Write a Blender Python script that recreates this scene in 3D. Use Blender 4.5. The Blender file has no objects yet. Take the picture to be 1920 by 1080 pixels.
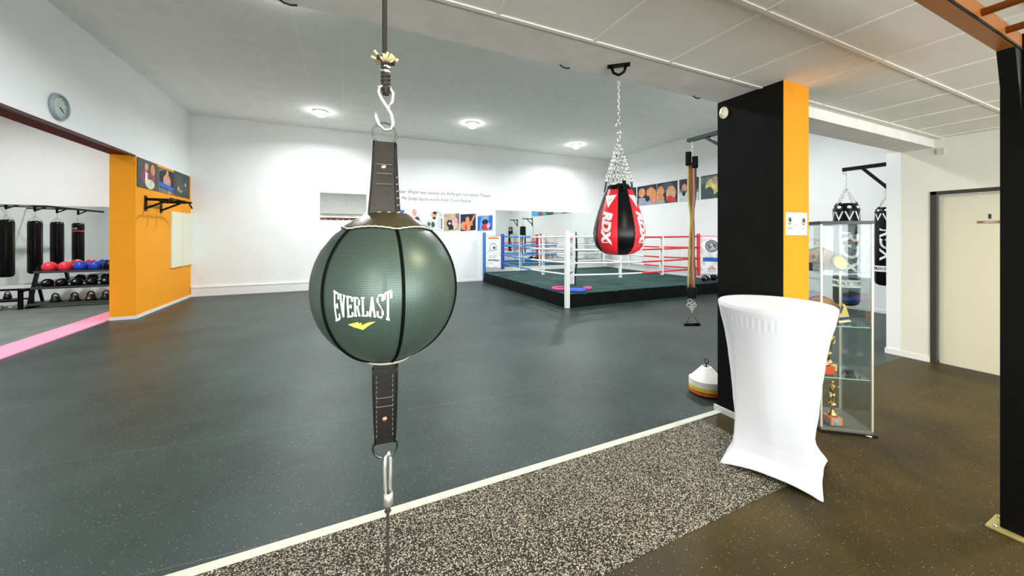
import bpy, bmesh, math, random
from mathutils import Vector, Matrix
random.seed(7)
PI = math.pi
sc = bpy.context.scene
COL = sc.collection
# ------------------------------------------------------------------ camera
TH = math.atan(315/680.0)
cd = bpy.data.cameras.new('camera'); cam = bpy.data.objects.new('camera', cd); COL.objects.link(cam)
cd.sensor_width = 36; cd.lens = 36*680/1920.0; cd.shift_y = -98/1920.0; cd.clip_start = 0.05
cam.location = (0, 0, 1.56); cam.rotation_euler = (PI/2, 0, -TH)
sc.camera = cam
# ------------------------------------------------------------------ world, exposure
w = bpy.data.worlds.new('world'); sc.world = w; w.use_nodes = True
w.node_tree.nodes['Background'].inputs[0].default_value = (0.80, 0.90, 1.0, 1)
w.node_tree.nodes['Background'].inputs[1].default_value = 2.2
vs = sc.view_settings
vs.view_transform = 'Standard'; vs.look = 'None'; vs.gamma = 1; vs.exposure = 0.22; vs.use_curve_mapping = False
# ------------------------------------------------------------------ daylight through the front windows
def area(name, loc, rot, sx, sy, power, color, parent=None, shape='RECTANGLE', spread=PI):
    l = bpy.data.lights.new(name, 'AREA'); l.shape = shape; l.size = sx
    if shape == 'RECTANGLE': l.size_y = sy
    l.energy = power; l.color = color; l.spread = spread
    o = bpy.data.objects.new(name, l); COL.objects.link(o); o.location = loc; o.rotation_euler = rot
    if parent: o.parent = parent
    return o
WIN = [(-3.3, -0.9), (-0.5, 1.9), (2.3, 4.7)]
for a, b in WIN:
    area('daylight', ((a+b)/2, -4.42, 1.55), (PI/2+.65, 0, 0), b-a, 1.9, 170, (0.93, 0.97, 1.0))
HALL_LAMP_W = 108; HALL_LAMP_C = (0.93, 0.98, 1.0)
LOW_LAMP_W = 32; LOW_LAMP_C = (1.0, 0.80, 0.50)
SIDE_LAMP_W = 90
# ------------------------------------------------------------------ materials
MATS = {}
def rgb(r, g, b):
    f = lambda c: (c/255/12.92) if c/255 <= 0.04045 else ((c/255+0.055)/1.055)**2.4
    return (f(r), f(g), f(b), 1)
def mat(name, col, rough=0.5, metal=0.0, var=0.0, vscale=8.0, bump=0.0, bscale=60.0, coat=0.0, spec=0.5, sheen=0.0):
    if name in MATS: return MATS[name]
    m = bpy.data.materials.new(name); m.use_nodes = True; MATS[name] = m
    nt = m.node_tree; p = nt.nodes['Principled BSDF']
    p.inputs['Base Color'].default_value = col; p.inputs['Roughness'].default_value = rough
    p.inputs['Metallic'].default_value = metal; p.inputs['Coat Weight'].default_value = coat
    p.inputs['Specular IOR Level'].default_value = spec; p.inputs['Sheen Weight'].default_value = sheen
    tc = nt.nodes.new('ShaderNodeTexCoord')
    if var > 0:
        n = nt.nodes.new('ShaderNodeTexNoise'); n.inputs['Scale'].default_value = vscale; n.inputs['Detail'].default_value = 5
        nt.links.new(tc.outputs['Object'], n.inputs['Vector'])
        r = nt.nodes.new('ShaderNodeMapRange'); r.inputs['From Min'].default_value = 0.3; r.inputs['From Max'].default_value = 0.7
        r.inputs['To Min'].default_value = 1-var; r.inputs['To Max'].default_value = 1+var
        nt.links.new(n.outputs['Fac'], r.inputs['Value'])
        mx = nt.nodes.new('ShaderNodeVectorMath'); mx.operation = 'SCALE'; mx.inputs[0].default_value = col[:3]
        nt.links.new(r.outputs[0], mx.inputs['Scale']); nt.links.new(mx.outputs[0], p.inputs['Base Color'])
    if bump > 0:
        n2 = nt.nodes.new('ShaderNodeTexNoise'); n2.inputs['Scale'].default_value = bscale; n2.inputs['Detail'].default_value = 4
        nt.links.new(tc.outputs['Object'], n2.inputs['Vector'])
        b = nt.nodes.new('ShaderNodeBump'); b.inputs['Strength'].default_value = bump; b.inputs['Distance'].default_value = 0.01
        nt.links.new(n2.outputs['Fac'], b.inputs['Height']); nt.links.new(b.outputs[0], p.inputs['Normal'])
    return m
def emis(name, col, s):
    m = bpy.data.materials.new(name); m.use_nodes = True; MATS[name] = m
    p = m.node_tree.nodes['Principled BSDF']; p.inputs['Base Color'].default_value = col
    p.inputs['Emission Color'].default_value = col; p.inputs['Emission Strength'].default_value = s
    return m
def rubber(name, base, seams, fleck, fcol, fscale, thr, rough, cloud=0.25, spec=0.1):
    """granulate rubber: dark ground, coloured granules, cloudy wear, roll seams every 1.25 m"""
    m = bpy.data.materials.new(name); m.use_nodes = True; MATS[name] = m
    nt = m.node_tree; L = nt.links.new; N = nt.nodes.new; p = nt.nodes['Principled BSDF']
    p.inputs['Roughness'].default_value = rough; p.inputs['Specular IOR Level'].default_value = spec
    g = N('ShaderNodeNewGeometry')
    cl = N('ShaderNodeTexNoise'); cl.inputs['Scale'].default_value = 1.1; cl.inputs['Detail'].default_value = 6; cl.inputs['Roughness'].default_value = 0.6
    L(g.outputs['Position'], cl.inputs['Vector'])
    mr = N('ShaderNodeMapRange'); mr.inputs['From Min'].default_value = 0.3; mr.inputs['From Max'].default_value = 0.7
    mr.inputs['To Min'].default_value = 1-cloud; mr.inputs['To Max'].default_value = 1+cloud; L(cl.outputs['Fac'], mr.inputs['Value'])
    fine = N('ShaderNodeTexNoise'); fine.inputs['Scale'].default_value = 160; fine.inputs['Detail'].default_value = 2; L(g.outputs['Position'], fine.inputs['Vector'])
    fr = N('ShaderNodeMapRange'); fr.inputs['From Min'].default_value = 0.3; fr.inputs['From Max'].default_value = 0.7
    fr.inputs['To Min'].default_value = 0.6; fr.inputs['To Max'].default_value = 1.4; L(fine.outputs['Fac'], fr.inputs['Value'])
    mu = N('ShaderNodeMath'); mu.operation = 'MULTIPLY'; L(mr.outputs[0], mu.inputs[0]); L(fr.outputs[0], mu.inputs[1])
    sca = N('ShaderNodeVectorMath'); sca.operation = 'SCALE'; sca.inputs[0].default_value = base[:3]; L(mu.outputs[0], sca.inputs['Scale'])
    v = N('ShaderNodeTexVoronoi'); v.inputs['Scale'].default_value = fscale; v.inputs['Randomness'].default_value = 1.0; L(g.outputs['Position'], v.inputs['Vector'])
    sep = N('ShaderNodeSeparateColor'); L(v.outputs['Color'], sep.inputs[0])
    gt = N('ShaderNodeMath'); gt.operation = 'GREATER_THAN'; gt.inputs[1].default_value = 1-thr; L(sep.outputs[0], gt.inputs[0])
    near = N('ShaderNodeMath'); near.operation = 'LESS_THAN'; near.inputs[1].default_value = fleck; L(v.outputs['Distance'], near.inputs[0])
    fm = N('ShaderNodeMath'); fm.operation = 'MULTIPLY'; L(gt.outputs[0], fm.inputs[0]); L(near.outputs[0], fm.inputs[1])
    bri = N('ShaderNodeMapRange'); bri.inputs['To Min'].default_value = 0.35; bri.inputs['To Max'].default_value = 1.5; L(sep.outputs[1], bri.inputs['Value'])
    fs = N('ShaderNodeVectorMath'); fs.operation = 'SCALE'; fs.inputs[0].default_value = fcol[:3]; L(bri.outputs[0], fs.inputs['Scale'])
    mix = N('ShaderNodeMix'); mix.data_type = 'RGBA'; L(fm.outputs[0], mix.inputs[0]); L(sca.outputs[0], mix.inputs[6]); L(fs.outputs[0], mix.inputs[7])
    last = mix.outputs[2]
    if seams is not None:
        sx = N('ShaderNodeSeparateXYZ'); L(g.outputs['Position'], sx.inputs[0])
        a = N('ShaderNodeMath'); a.operation = 'MULTIPLY_ADD'; a.inputs[1].default_value = 0.10; L(sx.outputs[0], a.inputs[0]); L(sx.outputs[1], a.inputs[2])
        s1 = N('ShaderNodeMath'); s1.operation = 'SUBTRACT'; s1.inputs[1].default_value = seams; L(a.outputs[0], s1.inputs[0])
        pp = N('ShaderNodeMath'); pp.operation = 'PINGPONG'; pp.inputs[1].default_value = 0.625; L(s1.outputs[0], pp.inputs[0])
        lt = N('ShaderNodeMath'); lt.operation = 'LESS_THAN'; lt.inputs[1].default_value = 0.0035; L(pp.outputs[0], lt.inputs[0])
        half = N('ShaderNodeMath'); half.operation = 'MULTIPLY'; half.inputs[1].default_value = 0.55; L(lt.outputs[0], half.inputs[0])
        m2 = N('ShaderNodeMix'); m2.data_type = 'RGBA'; m2.inputs[7].default_value = (0.09, 0.11, 0.10, 1); L(half.outputs[0], m2.inputs[0]); L(last, m2.inputs[6]); last = m2.outputs[2]
    L(last, p.inputs['Base Color'])
    b = N('ShaderNodeBump'); b.inputs['Strength'].default_value = 0.25; b.inputs['Distance'].default_value = 0.004; L(fine.outputs['Fac'], b.inputs['Height']); L(b.outputs[0], p.inputs['Normal'])
    return m
def tiles(name, base, line, ox, oy, step, width, axes=(0, 1), rough=0.9):
    m = bpy.data.materials.new(name); m.use_nodes = True; MATS[name] = m
    nt = m.node_tree; L = nt.links.new; N = nt.nodes.new; p = nt.nodes['Principled BSDF']; p.inputs['Roughness'].default_value = rough
    p.inputs['Specular IOR Level'].default_value = 0.15
    g = N('ShaderNodeNewGeometry'); sx = N('ShaderNodeSeparateXYZ'); L(g.outputs['Position'], sx.inputs[0])
    outs = []
    for ax, off in ((0, ox), (1, oy)):
        s = N('ShaderNodeMath'); s.operation = 'SUBTRACT'; s.inputs[1].default_value = off; L(sx.outputs[ax], s.inputs[0])
        pp = N('ShaderNodeMath'); pp.operation = 'PINGPONG'; pp.inputs[1].default_value = step/2; L(s.outputs[0], pp.inputs[0])
        lt = N('ShaderNodeMath'); lt.operation = 'LESS_THAN'; lt.inputs[1].default_value = width/2; L(pp.outputs[0], lt.inputs[0]); outs.append(lt)
    mx = N('ShaderNodeMath'); mx.operation = 'MAXIMUM'; L(outs[0].outputs[0], mx.inputs[0]); L(outs[1].outputs[0], mx.inputs[1])
    n = N('ShaderNodeTexNoise'); n.inputs['Scale'].default_value = 3; n.inputs['Detail'].default_value = 8; L(g.outputs['Position'], n.inputs['Vector'])
    r = N('ShaderNodeMapRange'); r.inputs['To Min'].default_value = 0.93; r.inputs['To Max'].default_value = 1.07; L(n.outputs['Fac'], r.inputs['Value'])
    sc1 = N('ShaderNodeVectorMath'); sc1.operation = 'SCALE'; sc1.inputs[0].default_value = base[:3]; L(r.outputs[0], sc1.inputs['Scale'])
    mi = N('ShaderNodeMix'); mi.data_type = 'RGBA'; mi.inputs[7].default_value = line; L(mx.outputs[0], mi.inputs[0]); L(sc1.outputs[0], mi.inputs[6]); L(mi.outputs[2], p.inputs['Base Color'])
    return m
def glass_mat(name, tint, refl=0.5):
    m = bpy.data.materials.new(name); m.use_nodes = True; MATS[name] = m
    nt = m.node_tree; nt.nodes.clear(); N = nt.nodes.new; L = nt.links.new
    o = N('ShaderNodeOutputMaterial'); t = N('ShaderNodeBsdfTransparent'); t.inputs[0].default_value = tint
    g = N('ShaderNodeBsdfGlossy'); g.inputs['Roughness'].default_value = 0.0
    f = N('ShaderNodeFresnel'); f.inputs['IOR'].default_value = 1.5
    mu = N('ShaderNodeMath'); mu.operation = 'MULTIPLY'; mu.inputs[1].default_value = refl; L(f.outputs[0], mu.inputs[0])
    mx = N('ShaderNodeMixShader'); L(mu.outputs[0], mx.inputs[0]); L(t.outputs[0], mx.inputs[1]); L(g.outputs[0], mx.inputs[2]); L(mx.outputs[0], o.inputs[0])
    return m
def grid_leather(name, col, rough):
    """fine woven-look vinyl: square grid pressed into the skin"""
    m = mat(name, col, rough, coat=0.15); nt = m.node_tree; N = nt.nodes.new; L = nt.links.new; p = nt.nodes['Principled BSDF']
    p.inputs['Coat Roughness'].default_value = 0.3
    uv = N('ShaderNodeUVMap'); sp = N('ShaderNodeSeparateXYZ'); L(uv.outputs[0], sp.inputs[0]); o = []
    for i in (0, 1):
        mm = N('ShaderNodeMath'); mm.operation = 'PINGPONG'; mm.inputs[1].default_value = 0.5; L(sp.outputs[i], mm.inputs[0])
        s = N('ShaderNodeMath'); s.operation = 'SMOOTH_MIN'; s.inputs[1].default_value = 0.16; s.inputs[2].default_value = 0.1; L(mm.outputs[0], s.inputs[0]); o.append(s)
    mi = N('ShaderNodeMath'); mi.operation = 'MINIMUM'; L(o[0].outputs[0], mi.inputs[0]); L(o[1].outputs[0], mi.inputs[1])
    r = N('ShaderNodeMapRange'); r.inputs['From Max'].default_value = 0.14; r.inputs['To Min'].default_value = 0.3; r.inputs['To Max'].default_value = 1.15; L(mi.outputs[0], r.inputs['Value'])
    s2 = N('ShaderNodeVectorMath'); s2.operation = 'SCALE'; s2.inputs[0].default_value = col[:3]; L(r.outputs[0], s2.inputs['Scale']); L(s2.outputs[0], p.inputs['Base Color'])
    b = N('ShaderNodeBump'); b.inputs['Strength'].default_value = 0.35; b.inputs['Distance'].default_value = 0.001; L(mi.outputs[0], b.inputs['Height']); L(b.outputs[0], p.inputs['Normal'])
    return m
white = mat('wall white', (0.82, 0.83, 0.82, 1), 0.85, var=0.02, vscale=2, spec=0.2)
cream = mat('wall cream', (0.73, 0.705, 0.61, 1), 0.8, var=0.02, vscale=2, spec=0.2)
orange = mat('wall orange', (0.88, 0.34, 0.012, 1), 0.7, var=0.03, vscale=3, spec=0.25)
blackp = mat('pillar black', (0.006, 0.006, 0.0055, 1), 0.6, var=0.2, vscale=5, spec=0.14)
skirt = mat('skirting white', (0.78, 0.78, 0.76, 1), 0.5)
hall_floor = rubber('hall rubber floor', (0.0200, 0.0350, 0.0300, 1), 3.40, 0.28, (0.22, 0.23, 0.17, 1), 110, 0.12, 0.40, 0.45, 0.30)
dark_floor = rubber('dark rubber floor', (0.044, 0.032, 0.0080, 1), None, 0.26, (0.34, 0.27, 0.13, 1), 110, 0.10, 0.5, 0.5, 0.18)
speckle = rubber('speckled mat', (0.030, 0.027, 0.020, 1), None, 0.55, (0.42, 0.375, 0.29, 1), 165, 0.58, 0.7, 0.15)
side_floor = mat('side room grey mat', (0.13, 0.155, 0.14, 1), 0.6, var=0.2, vscale=2.5, bump=0.2)
pinkm = mat('pink edging', (0.90, 0.30, 0.45, 1), 0.7, var=0.05)
ceil_hall = tiles('hall ceiling tiles', (0.90, 0.92, 0.87, 1), (0.97, 0.98, 0.95, 1), -0.645, 8.19, 0.625, 0.018)
ceil_low = tiles('low ceiling tiles', (0.90, 0.88, 0.81, 1), (0.90, 0.88, 0.81, 1), 0, 0, 9.0, 0.0)
tbar = mat('ceiling tbar', (0.92, 0.89, 0.80, 1), 0.5)
plaster = mat('beam plaster', (0.82, 0.80, 0.75, 1), 0.85, var=0.06, vscale=6, spec=0.2)
mirror = mat('mirror glass', (0.88, 0.92, 0.90, 1), 0.0, 1.0)
blk = mat('black powder coat', (0.003, 0.003, 0.003, 1), 0.45, var=0.1, spec=0.15)
blkvinyl = mat('black vinyl', (0.003, 0.003, 0.004, 1), 0.25, bump=0.1, bscale=120, spec=0.2)
blkplastic = mat('black plastic', (0.006, 0.006, 0.006, 1), 0.3, spec=0.35)
chrome = mat('chrome steel', (0.80, 0.80, 0.78, 1), 0.22, 1.0)
zinc = mat('zinc steel', (0.86, 0.85, 0.80, 1), 0.3, 0.85)
dark_steel = mat('dark steel ring', (0.12, 0.12, 0.11, 1), 0.25, 1.0)
gold = mat('trophy gold', (0.85, 0.62, 0.28, 1), 0.25, 1.0, var=0.05, vscale=30)
brass = mat('brass profile', (0.80, 0.74, 0.58, 1), 0.35, 0.6)
whitem = mat('white plastic', (0.85, 0.85, 0.83, 1), 0.4)
cloth = mat('white stretch cloth', (0.73, 0.74, 0.79, 1), 0.75, bump=0.03, bscale=300, sheen=0.2, spec=0.25)
ropew = mat('rope white', (0.82, 0.82, 0.80, 1), 0.5)
roper = mat('rope red', (0.70, 0.03, 0.03, 1), 0.5)
ropeb = mat('rope blue', (0.03, 0.20, 0.55, 1), 0.5)
blued = mat('deep blue vinyl', (0.015, 0.05, 0.35, 1), 0.4)
redv = mat('red vinyl', (0.75, 0.015, 0.03, 1), 0.35)
canvas_m = mat('ring canvas green', (0.030, 0.062, 0.056, 1), 0.8, var=0.35, vscale=2, spec=0.1)
apron_m = mat('ring apron black', (0.003, 0.0045, 0.0045, 1), 0.6, var=0.3, vscale=6, spec=0.1)
grayp = mat('grey paint metal', (0.045, 0.040, 0.028, 1), 0.45, spec=.3)
doorm = mat('door cream', (0.64, 0.605, 0.47, 1), 0.45, spec=0.3)
beamo = mat('orange powder coat', (0.34, 0.115, 0.018, 1), 0.4, var=0.05, spec=.3)
clear = glass_mat('clear glass', (0.955, 0.98, 0.97, 1), 0.45)
edgeg = mat('glass edge', (0.45, 0.68, 0.62, 1), 0.15)
lamp_e = emis('lamp diffuser', (1, 1, 0.98, 1), 30)
def C(name, r, g, b, rough=0.6, **k):
    if name.startswith('print'): k.setdefault('var', .28); k.setdefault('vscale', 9.0)
    return mat(name, rgb(r, g, b), rough, **k)
# ------------------------------------------------------------------ mesh builder
class MB:
    def __init__(s): s.v = []; s.f = []; s.fm = []; s.sm = []; s.mats = []; s.M = None; s.uv = {}
    def mi(s, m):
        if m is None: return 0
        if m not in s.mats: s.mats.append(m)
        return s.mats.index(m)
    def add(s, vs, fs, m=None, smooth=False):
        b = len(s.v); i = s.mi(m)
        for p in vs:
            p = Vector(p); s.v.append(s.M @ p if s.M else p)
        for f in fs: s.f.append(tuple(b+k for k in f)); s.fm.append(i); s.sm.append(smooth)
        return s
    def box(s, x0, x1, y0, y1, z0, z1, m=None):
        return s.add([(x0,y0,z0),(x1,y0,z0),(x1,y1,z0),(x0,y1,z0),(x0,y0,z1),(x1,y0,z1),(x1,y1,z1),(x0,y1,z1)],
              [(0,3,2,1),(4,5,6,7),(0,1,5,4),(1,2,6,5),(2,3,7,6),(3,0,4,7)], m)
    def bar(s, a, b, wd, ht, m=None, up=(0,0,1)):
        a = Vector(a); b = Vector(b); d = (b-a).normalized(); u = Vector(up)
        if abs(d.dot(u)) > 0.98: u = Vector((0,1,0)) if abs(d.y) < 0.9 else Vector((1,0,0))
        r = d.cross(u).normalized(); u = r.cross(d).normalized()
        vs = [p+r*i*wd/2+u*j*ht/2 for p in (a, b) for i, j in ((-1,-1),(1,-1),(1,1),(-1,1))]
        return s.add(vs, [(3,2,1,0),(4,5,6,7),(0,1,5,4),(1,2,6,5),(2,3,7,6),(3,0,4,7)], m)
    def tube(s, pts, r, n=8, m=None, closed=False, cap=True):
        pts = [Vector(p) for p in pts]; N = len(pts); rs = r if isinstance(r, (list, tuple)) else [r]*N
        t0 = (pts[1]-pts[0]).normalized(); u = t0.orthogonal().normalized(); vs = []
        for i, p in enumerate(pts):
            if closed: t = (pts[(i+1) % N]-pts[i-1]).normalized()
            else: t = (pts[min(i+1, N-1)]-pts[max(i-1, 0)]).normalized()
            u = (u-t*u.dot(t)).normalized(); w_ = t.cross(u)
            vs += [p+(u*math.cos(2*PI*k/n)+w_*math.sin(2*PI*k/n))*rs[i] for k in range(n)]
        fs = []
        for i in range(N if closed else N-1):
            j = (i+1) % N
            off = 0
            if closed and j == 0:
                d0 = [(vs[i*n]-pts[i]-(vs[k]-pts[0])).length for k in range(n)]; off = d0.index(min(d0))
            for k in range(n):
                k2 = (k+1) % n
                fs.append((i*n+k, i*n+k2, j*n+(k2+off) % n, j*n+(k+off) % n))
        if cap and not closed: fs += [tuple(range(n))[::-1], tuple((N-1)*n+k for k in range(n))]
        return s.add(vs, fs, m, True)
    def cyl(s, a, b, r, n=16, m=None, r2=None): return s.tube([a, b], [r, r if r2 is None else r2], n, m)
    def lathe(s, prof, n=32, m=None, c=(0,0,0), mfun=None, a0=0.0, a1=2*PI, smooth=True):
        full = abs(a1-a0-2*PI) < 1e-6; k = n if full else n+1; vs = []
        for r, z in prof: vs += [(c[0]+r*math.cos(a0+(a1-a0)*i/n), c[1]+r*math.sin(a0+(a1-a0)*i/n), c[2]+z) for i in range(k)]
        b = len(s.v); s.add(vs, [], m, smooth)
        for j in range(len(prof)-1):
            for i in range(n):
                i2 = (i+1) % k
                s.f.append((b+j*k+i, b+j*k+i2, b+(j+1)*k+i2, b+(j+1)*k+i)); s.sm.append(smooth)
                s.fm.append(s.mi(mfun(j, i) if mfun else m))
        return s
    def sphere(s, c, r, m=None, n=20, sz=(1,1,1)):
        k = n//2; prof = []
        vs = []
        for j in range(k+1):
            t = -PI/2+PI*j/k
            vs += [(c[0]+r*sz[0]*math.cos(t)*math.cos(2*PI*i/n), c[1]+r*sz[1]*math.cos(t)*math.sin(2*PI*i/n), c[2]+r*sz[2]*math.sin(t)) for i in range(n)]
        return s.add(vs, [(j*n+i, j*n+(i+1) % n, (j+1)*n+(i+1) % n, (j+1)*n+i) for j in range(k) for i in range(n)], m, True)
    def torus(s, c, R, r, axis='z', m=None, n=24, k=8, sz=1.0):
        pts = []
        for i in range(n):
            a = 2*PI*i/n; x, y = R*math.cos(a), R*sz*math.sin(a)
            pts.append({'z': (x, y, 0), 'y': (x, 0, y), 'x': (0, x, y)}[axis])
        return s.tube([Vector(c)+Vector(p) for p in pts], r, k, m, closed=True)
    def chain(s, a, b, ll, r, m=None, width=None):
        a = Vector(a); b = Vector(b); L_ = (b-a).length; n = max(1, round(L_/(ll*0.78))); d = (b-a)/n; t = d.normalized()
        u = t.orthogonal().normalized(); w_ = t.cross(u); wd = width or ll*0.55
        for i in range(n):
            c = a+d*(i+0.5); q = u if i % 2 else w_; pts = []
            for k in range(10):
                an = 2*PI*k/10; pts.append(c+t*math.cos(an)*ll*0.5+q*math.sin(an)*wd*0.5)
            s.tube(pts, r, 5, m, closed=True)
        return s
    def poly(s, pts, m=None, depth=None):
        n = len(pts)
        if depth is None: return s.add(pts, [tuple(range(n))], m)
        d = Vector(depth); v = [Vector(p) for p in pts]
        return s.add(v+[p+d for p in v], [tuple(range(n))[::-1], tuple(n+k for k in range(n))]+[(k, (k+1) % n, n+(k+1) % n, n+k) for k in range(n)], m)
    def build(s, name, m=None, parent=None, bevel=0.0, fix=True, loc=None, rot=None):
        me = bpy.data.meshes.new(name); me.from_pydata([tuple(p) for p in s.v], [], s.f)
        ms = s.mats if s.mats else [m]
        if s.mats and m and s.mats[0] is None: ms = [m]+s.mats[1:]
        for k in ms: me.materials.append(k if k else m)
        for i, p in enumerate(me.polygons): p.material_index = s.fm[i] if s.mats else 0; p.use_smooth = s.sm[i]
        if fix:
            bm = bmesh.new(); bm.from_mesh(me); bmesh.ops.remove_doubles(bm, verts=bm.verts, dist=1e-5)
            bmesh.ops.recalc_face_normals(bm, faces=bm.faces); bm.to_mesh(me); bm.free()
        me.update()
        o = bpy.data.objects.new(name, me); COL.objects.link(o)
        if parent: o.parent = parent
        if loc: o.location = loc
        if rot: o.rotation_euler = rot
        if bevel > 0:
            bv = o.modifiers.new('bevel', 'BEVEL'); bv.width = bevel; bv.segments = 2; bv.limit_method = 'ANGLE'
        return o
def tag(o, label=None, cat=None, group=None, kind=None):
    if label: o['label'] = label
    if cat: o['category'] = cat
    if group: o['group'] = group
    if kind: o['kind'] = kind
    return o
def empty(name, loc, label, cat, rz=0, group=None):
    o = bpy.data.objects.new(name, None); COL.objects.link(o); o.location = loc; o.rotation_euler = (0, 0, rz); o.empty_display_size = 0.1
    return tag(o, label, cat, group)
def struct(mb, name, m=None, **k): return tag(mb.build(name, m, **k), kind='structure')
def copy_tree(o, parent=None):
    c = o.copy(); COL.objects.link(c); c.parent = parent
    for ch in list(o.children): copy_tree(ch, c)
    return c
def text_mesh(txt, size, m=None, extrude=0.0, sub=0, align='CENTER', squeeze=1.0, shear=0.0, bold=0.0):
    """returns (verts, faces) of flat text in the xy plane"""
    cu = bpy.data.curves.new('t', 'FONT'); cu.body = txt; cu.size = size; cu.align_x = align; cu.align_y = 'CENTER'; cu.shear = shear; cu.offset = bold
    cu.resolution_u = 3
    o = bpy.data.objects.new('t', cu); COL.objects.link(o)
    me = bpy.data.meshes.new_from_object(o); bpy.data.objects.remove(o); bpy.data.curves.remove(cu)
    bm = bmesh.new(); bm.from_mesh(me); bmesh.ops.remove_doubles(bm, verts=bm.verts, dist=1e-6)
    bmesh.ops.triangulate(bm, faces=bm.faces)
    for _ in range(sub): bmesh.ops.subdivide_edges(bm, edges=bm.edges, cuts=1, use_grid_fill=True)
    bm.verts.index_update(); vs = [(v.co.x*squeeze, v.co.y, 0) for v in bm.verts]; fs = [tuple(v.index for v in f.verts) for f in bm.faces]
    bm.free(); bpy.data.meshes.remove(me)
    return vs, fs
def flat_text(mb, txt, size, org, u, v, m, off=0.0, **k):
    vs, fs = text_mesh(txt, size, **k); org = Vector(org); u = Vector(u); v = Vector(v); n = u.cross(v)
    mb.add([org+u*p[0]+v*p[1]+n*off for p in vs], fs, m)
# ------------------------------------------------------------------ SETTING
XL, XR, YB, ZC, ZL = -3.55, 9.83, 11.85, 4.66, 2.74
SL, SY = -9.4, 12.1        # side room left wall, side room back wall
FY = -4.5
struct(MB().box(-4.0, XR+.2, 2.12, YB+.2, -.1, 0), 'floor', hall_floor)
struct(MB().box(-4.0, 6.76, FY, 1.335, -.1, 0).box(2.757, 6.76, 1.335, 2.12, -.1, 0), 'floor', dark_floor)
struct(MB().box(-4.0, 2.757, 1.335, 2.12, -.1, 0.002), 'floor', speckle)
struct(MB().box(SL, -4.0, 2.8, SY, -.1, 0), 'floor', side_floor)
struct(MB().box(-4.0, 3.03, 2.12, 2.172, 0, 0.008), 'trim_1', mat('floor strip', (0.60, 0.60, 0.50, 1), 0.5), bevel=.002)
struct(MB().box(-4.345, -3.915, 3.2, SY-.1, 0, 0.02), 'trim_2', pinkm, bevel=.003)
struct(MB().box(XL, XR, YB, YB+.25, -.1, ZC+.1), 'wall_back', white)
b = MB()
b.box(-3.91, XL, 9.15, YB, -.1, 3.06, orange)
b.box(-3.91, XL, 1.8, 9.15, 3.06, 3.075, mat('lintel underside maroon', (0.13, 0.012, 0.002, 1), 0.6, spec=0.08))      # underside of the lintel, dark maroon
b.box(-3.91, XL, 1.8, YB, 3.075, ZC+.1, white).box(-3.91, XL, 9.15, YB, 3.06, 3.075, white)
b.box(-3.91, XL, 1.8, 3.2, -.1, 3.06, white).box(-3.91, XL, YB, SY+.2, -.1, ZC+.1, white)
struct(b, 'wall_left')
struct(MB().box(XR, XR+.2, 2.29, YB+.2, -.1, ZC+.1), 'wall_right', white)
struct(MB().box(-4.1, XR+.2, 1.8, SY+.2, ZC, ZC+.1).box(SL-.2, -3.91, 2.6, SY+.2, ZC, ZC+.1), 'ceiling', ceil_hall)
struct(MB().box(-4.1, 6.76, FY-.2, 1.80, ZL, ZL+.1), 'ceiling', ceil_low)
# header over the opening between hall and front room, drops 10 cm beyond the pillar
b = MB().box(-4.1, 3.02, 1.80, 2.15, ZL, ZC).box(3.36, 6.56, 1.86, 2.15, ZL-.10, ZC).box(3.02, 6.56, 1.80, 1.86, ZL, ZC).box(3.02, 3.36, 1.86, 2.15, ZL, ZC)
struct(b, 'trim_3', plaster)
struct(MB().box(6.56, 6.76, 2.15, 2.29, -.1, ZC).box(6.76, XR+.2, 2.09, 2.29, -.1, ZC), 'wall_front_hall', white)
# right wall with door opening
DY0, DY1, DZ = .90, 1.887, 2.10
b = MB().box(6.56, 6.76, DY1, 2.15, -.1, ZL).box(6.56, 6.76, DY0, DY1, DZ, ZL).box(6.56, 6.76, FY, DY0, -.1, ZL)
struct(b, 'wall_right_front', cream)
b = MB()
edges = [-4.1]+[q for a, c in WIN for q in (a, c)]+[6.76]
for i in range(0, len(edges), 2): b.box(edges[i], edges[i+1], FY-.2, FY, -.1, ZL)
for a, c in WIN: b.box(a, c, FY-.2, FY, -.1, .6).box(a, c, FY-.2, FY, 2.5, ZL)
struct(b, 'wall_front', white)
for i, (a, c) in enumerate(WIN):
    b = MB(); y = FY-.08
    for x in (a, (a+c)/2-.03, c-.06): b.box(x, x+.06, y-.04, y+.04, .6, 2.5)
    b.box(a, c, y-.04, y+.04, .6, .66).box(a, c, y-.04, y+.04, 2.44, 2.5)
    fr = tag(b.build('window_%d' % (i+1), whitem), kind='structure')
    MB().box(a+.05, c-.05, y-.006, y+.006, .65, 2.45).build('glass_pane', clear, fr)
struct(MB().box(-4.1, -4.0, FY, 1.8, -.1, ZL), 'wall_left_front', white)
struct(MB().box(SL-.2, SL, 2.6, SY+.2, -.1, ZC), 'wall_side_room_left', white)
struct(MB().box(SL, -3.91, SY, SY+.2, -.1, ZC), 'wall_side_room_back', white)
struct(MB().box(SL, -3.91, 2.6, 2.8, -.1, ZC), 'wall_side_room_front', white)
# pillar
PX0, PX1, PY0, PY1 = 3.02, 3.36, 1.628, 2.162
b = MB(); b.box(PX0, PX1, PY0, PY1, -.1, ZL)
b.fm = [b.mi(k) for k in (blackp,)]*0
b.mats = [blackp, orange]; b.fm = [0, 0, 1, 0, 0, 0]   # narrow face orange, broad face black
struct(b, 'trim_4', fix=False)
struct(MB().box(PX0-.012, PX0, PY0+.14, PY1+.03, .0, .055), 'baseboard_pillar', skirt, bevel=.003)
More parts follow.
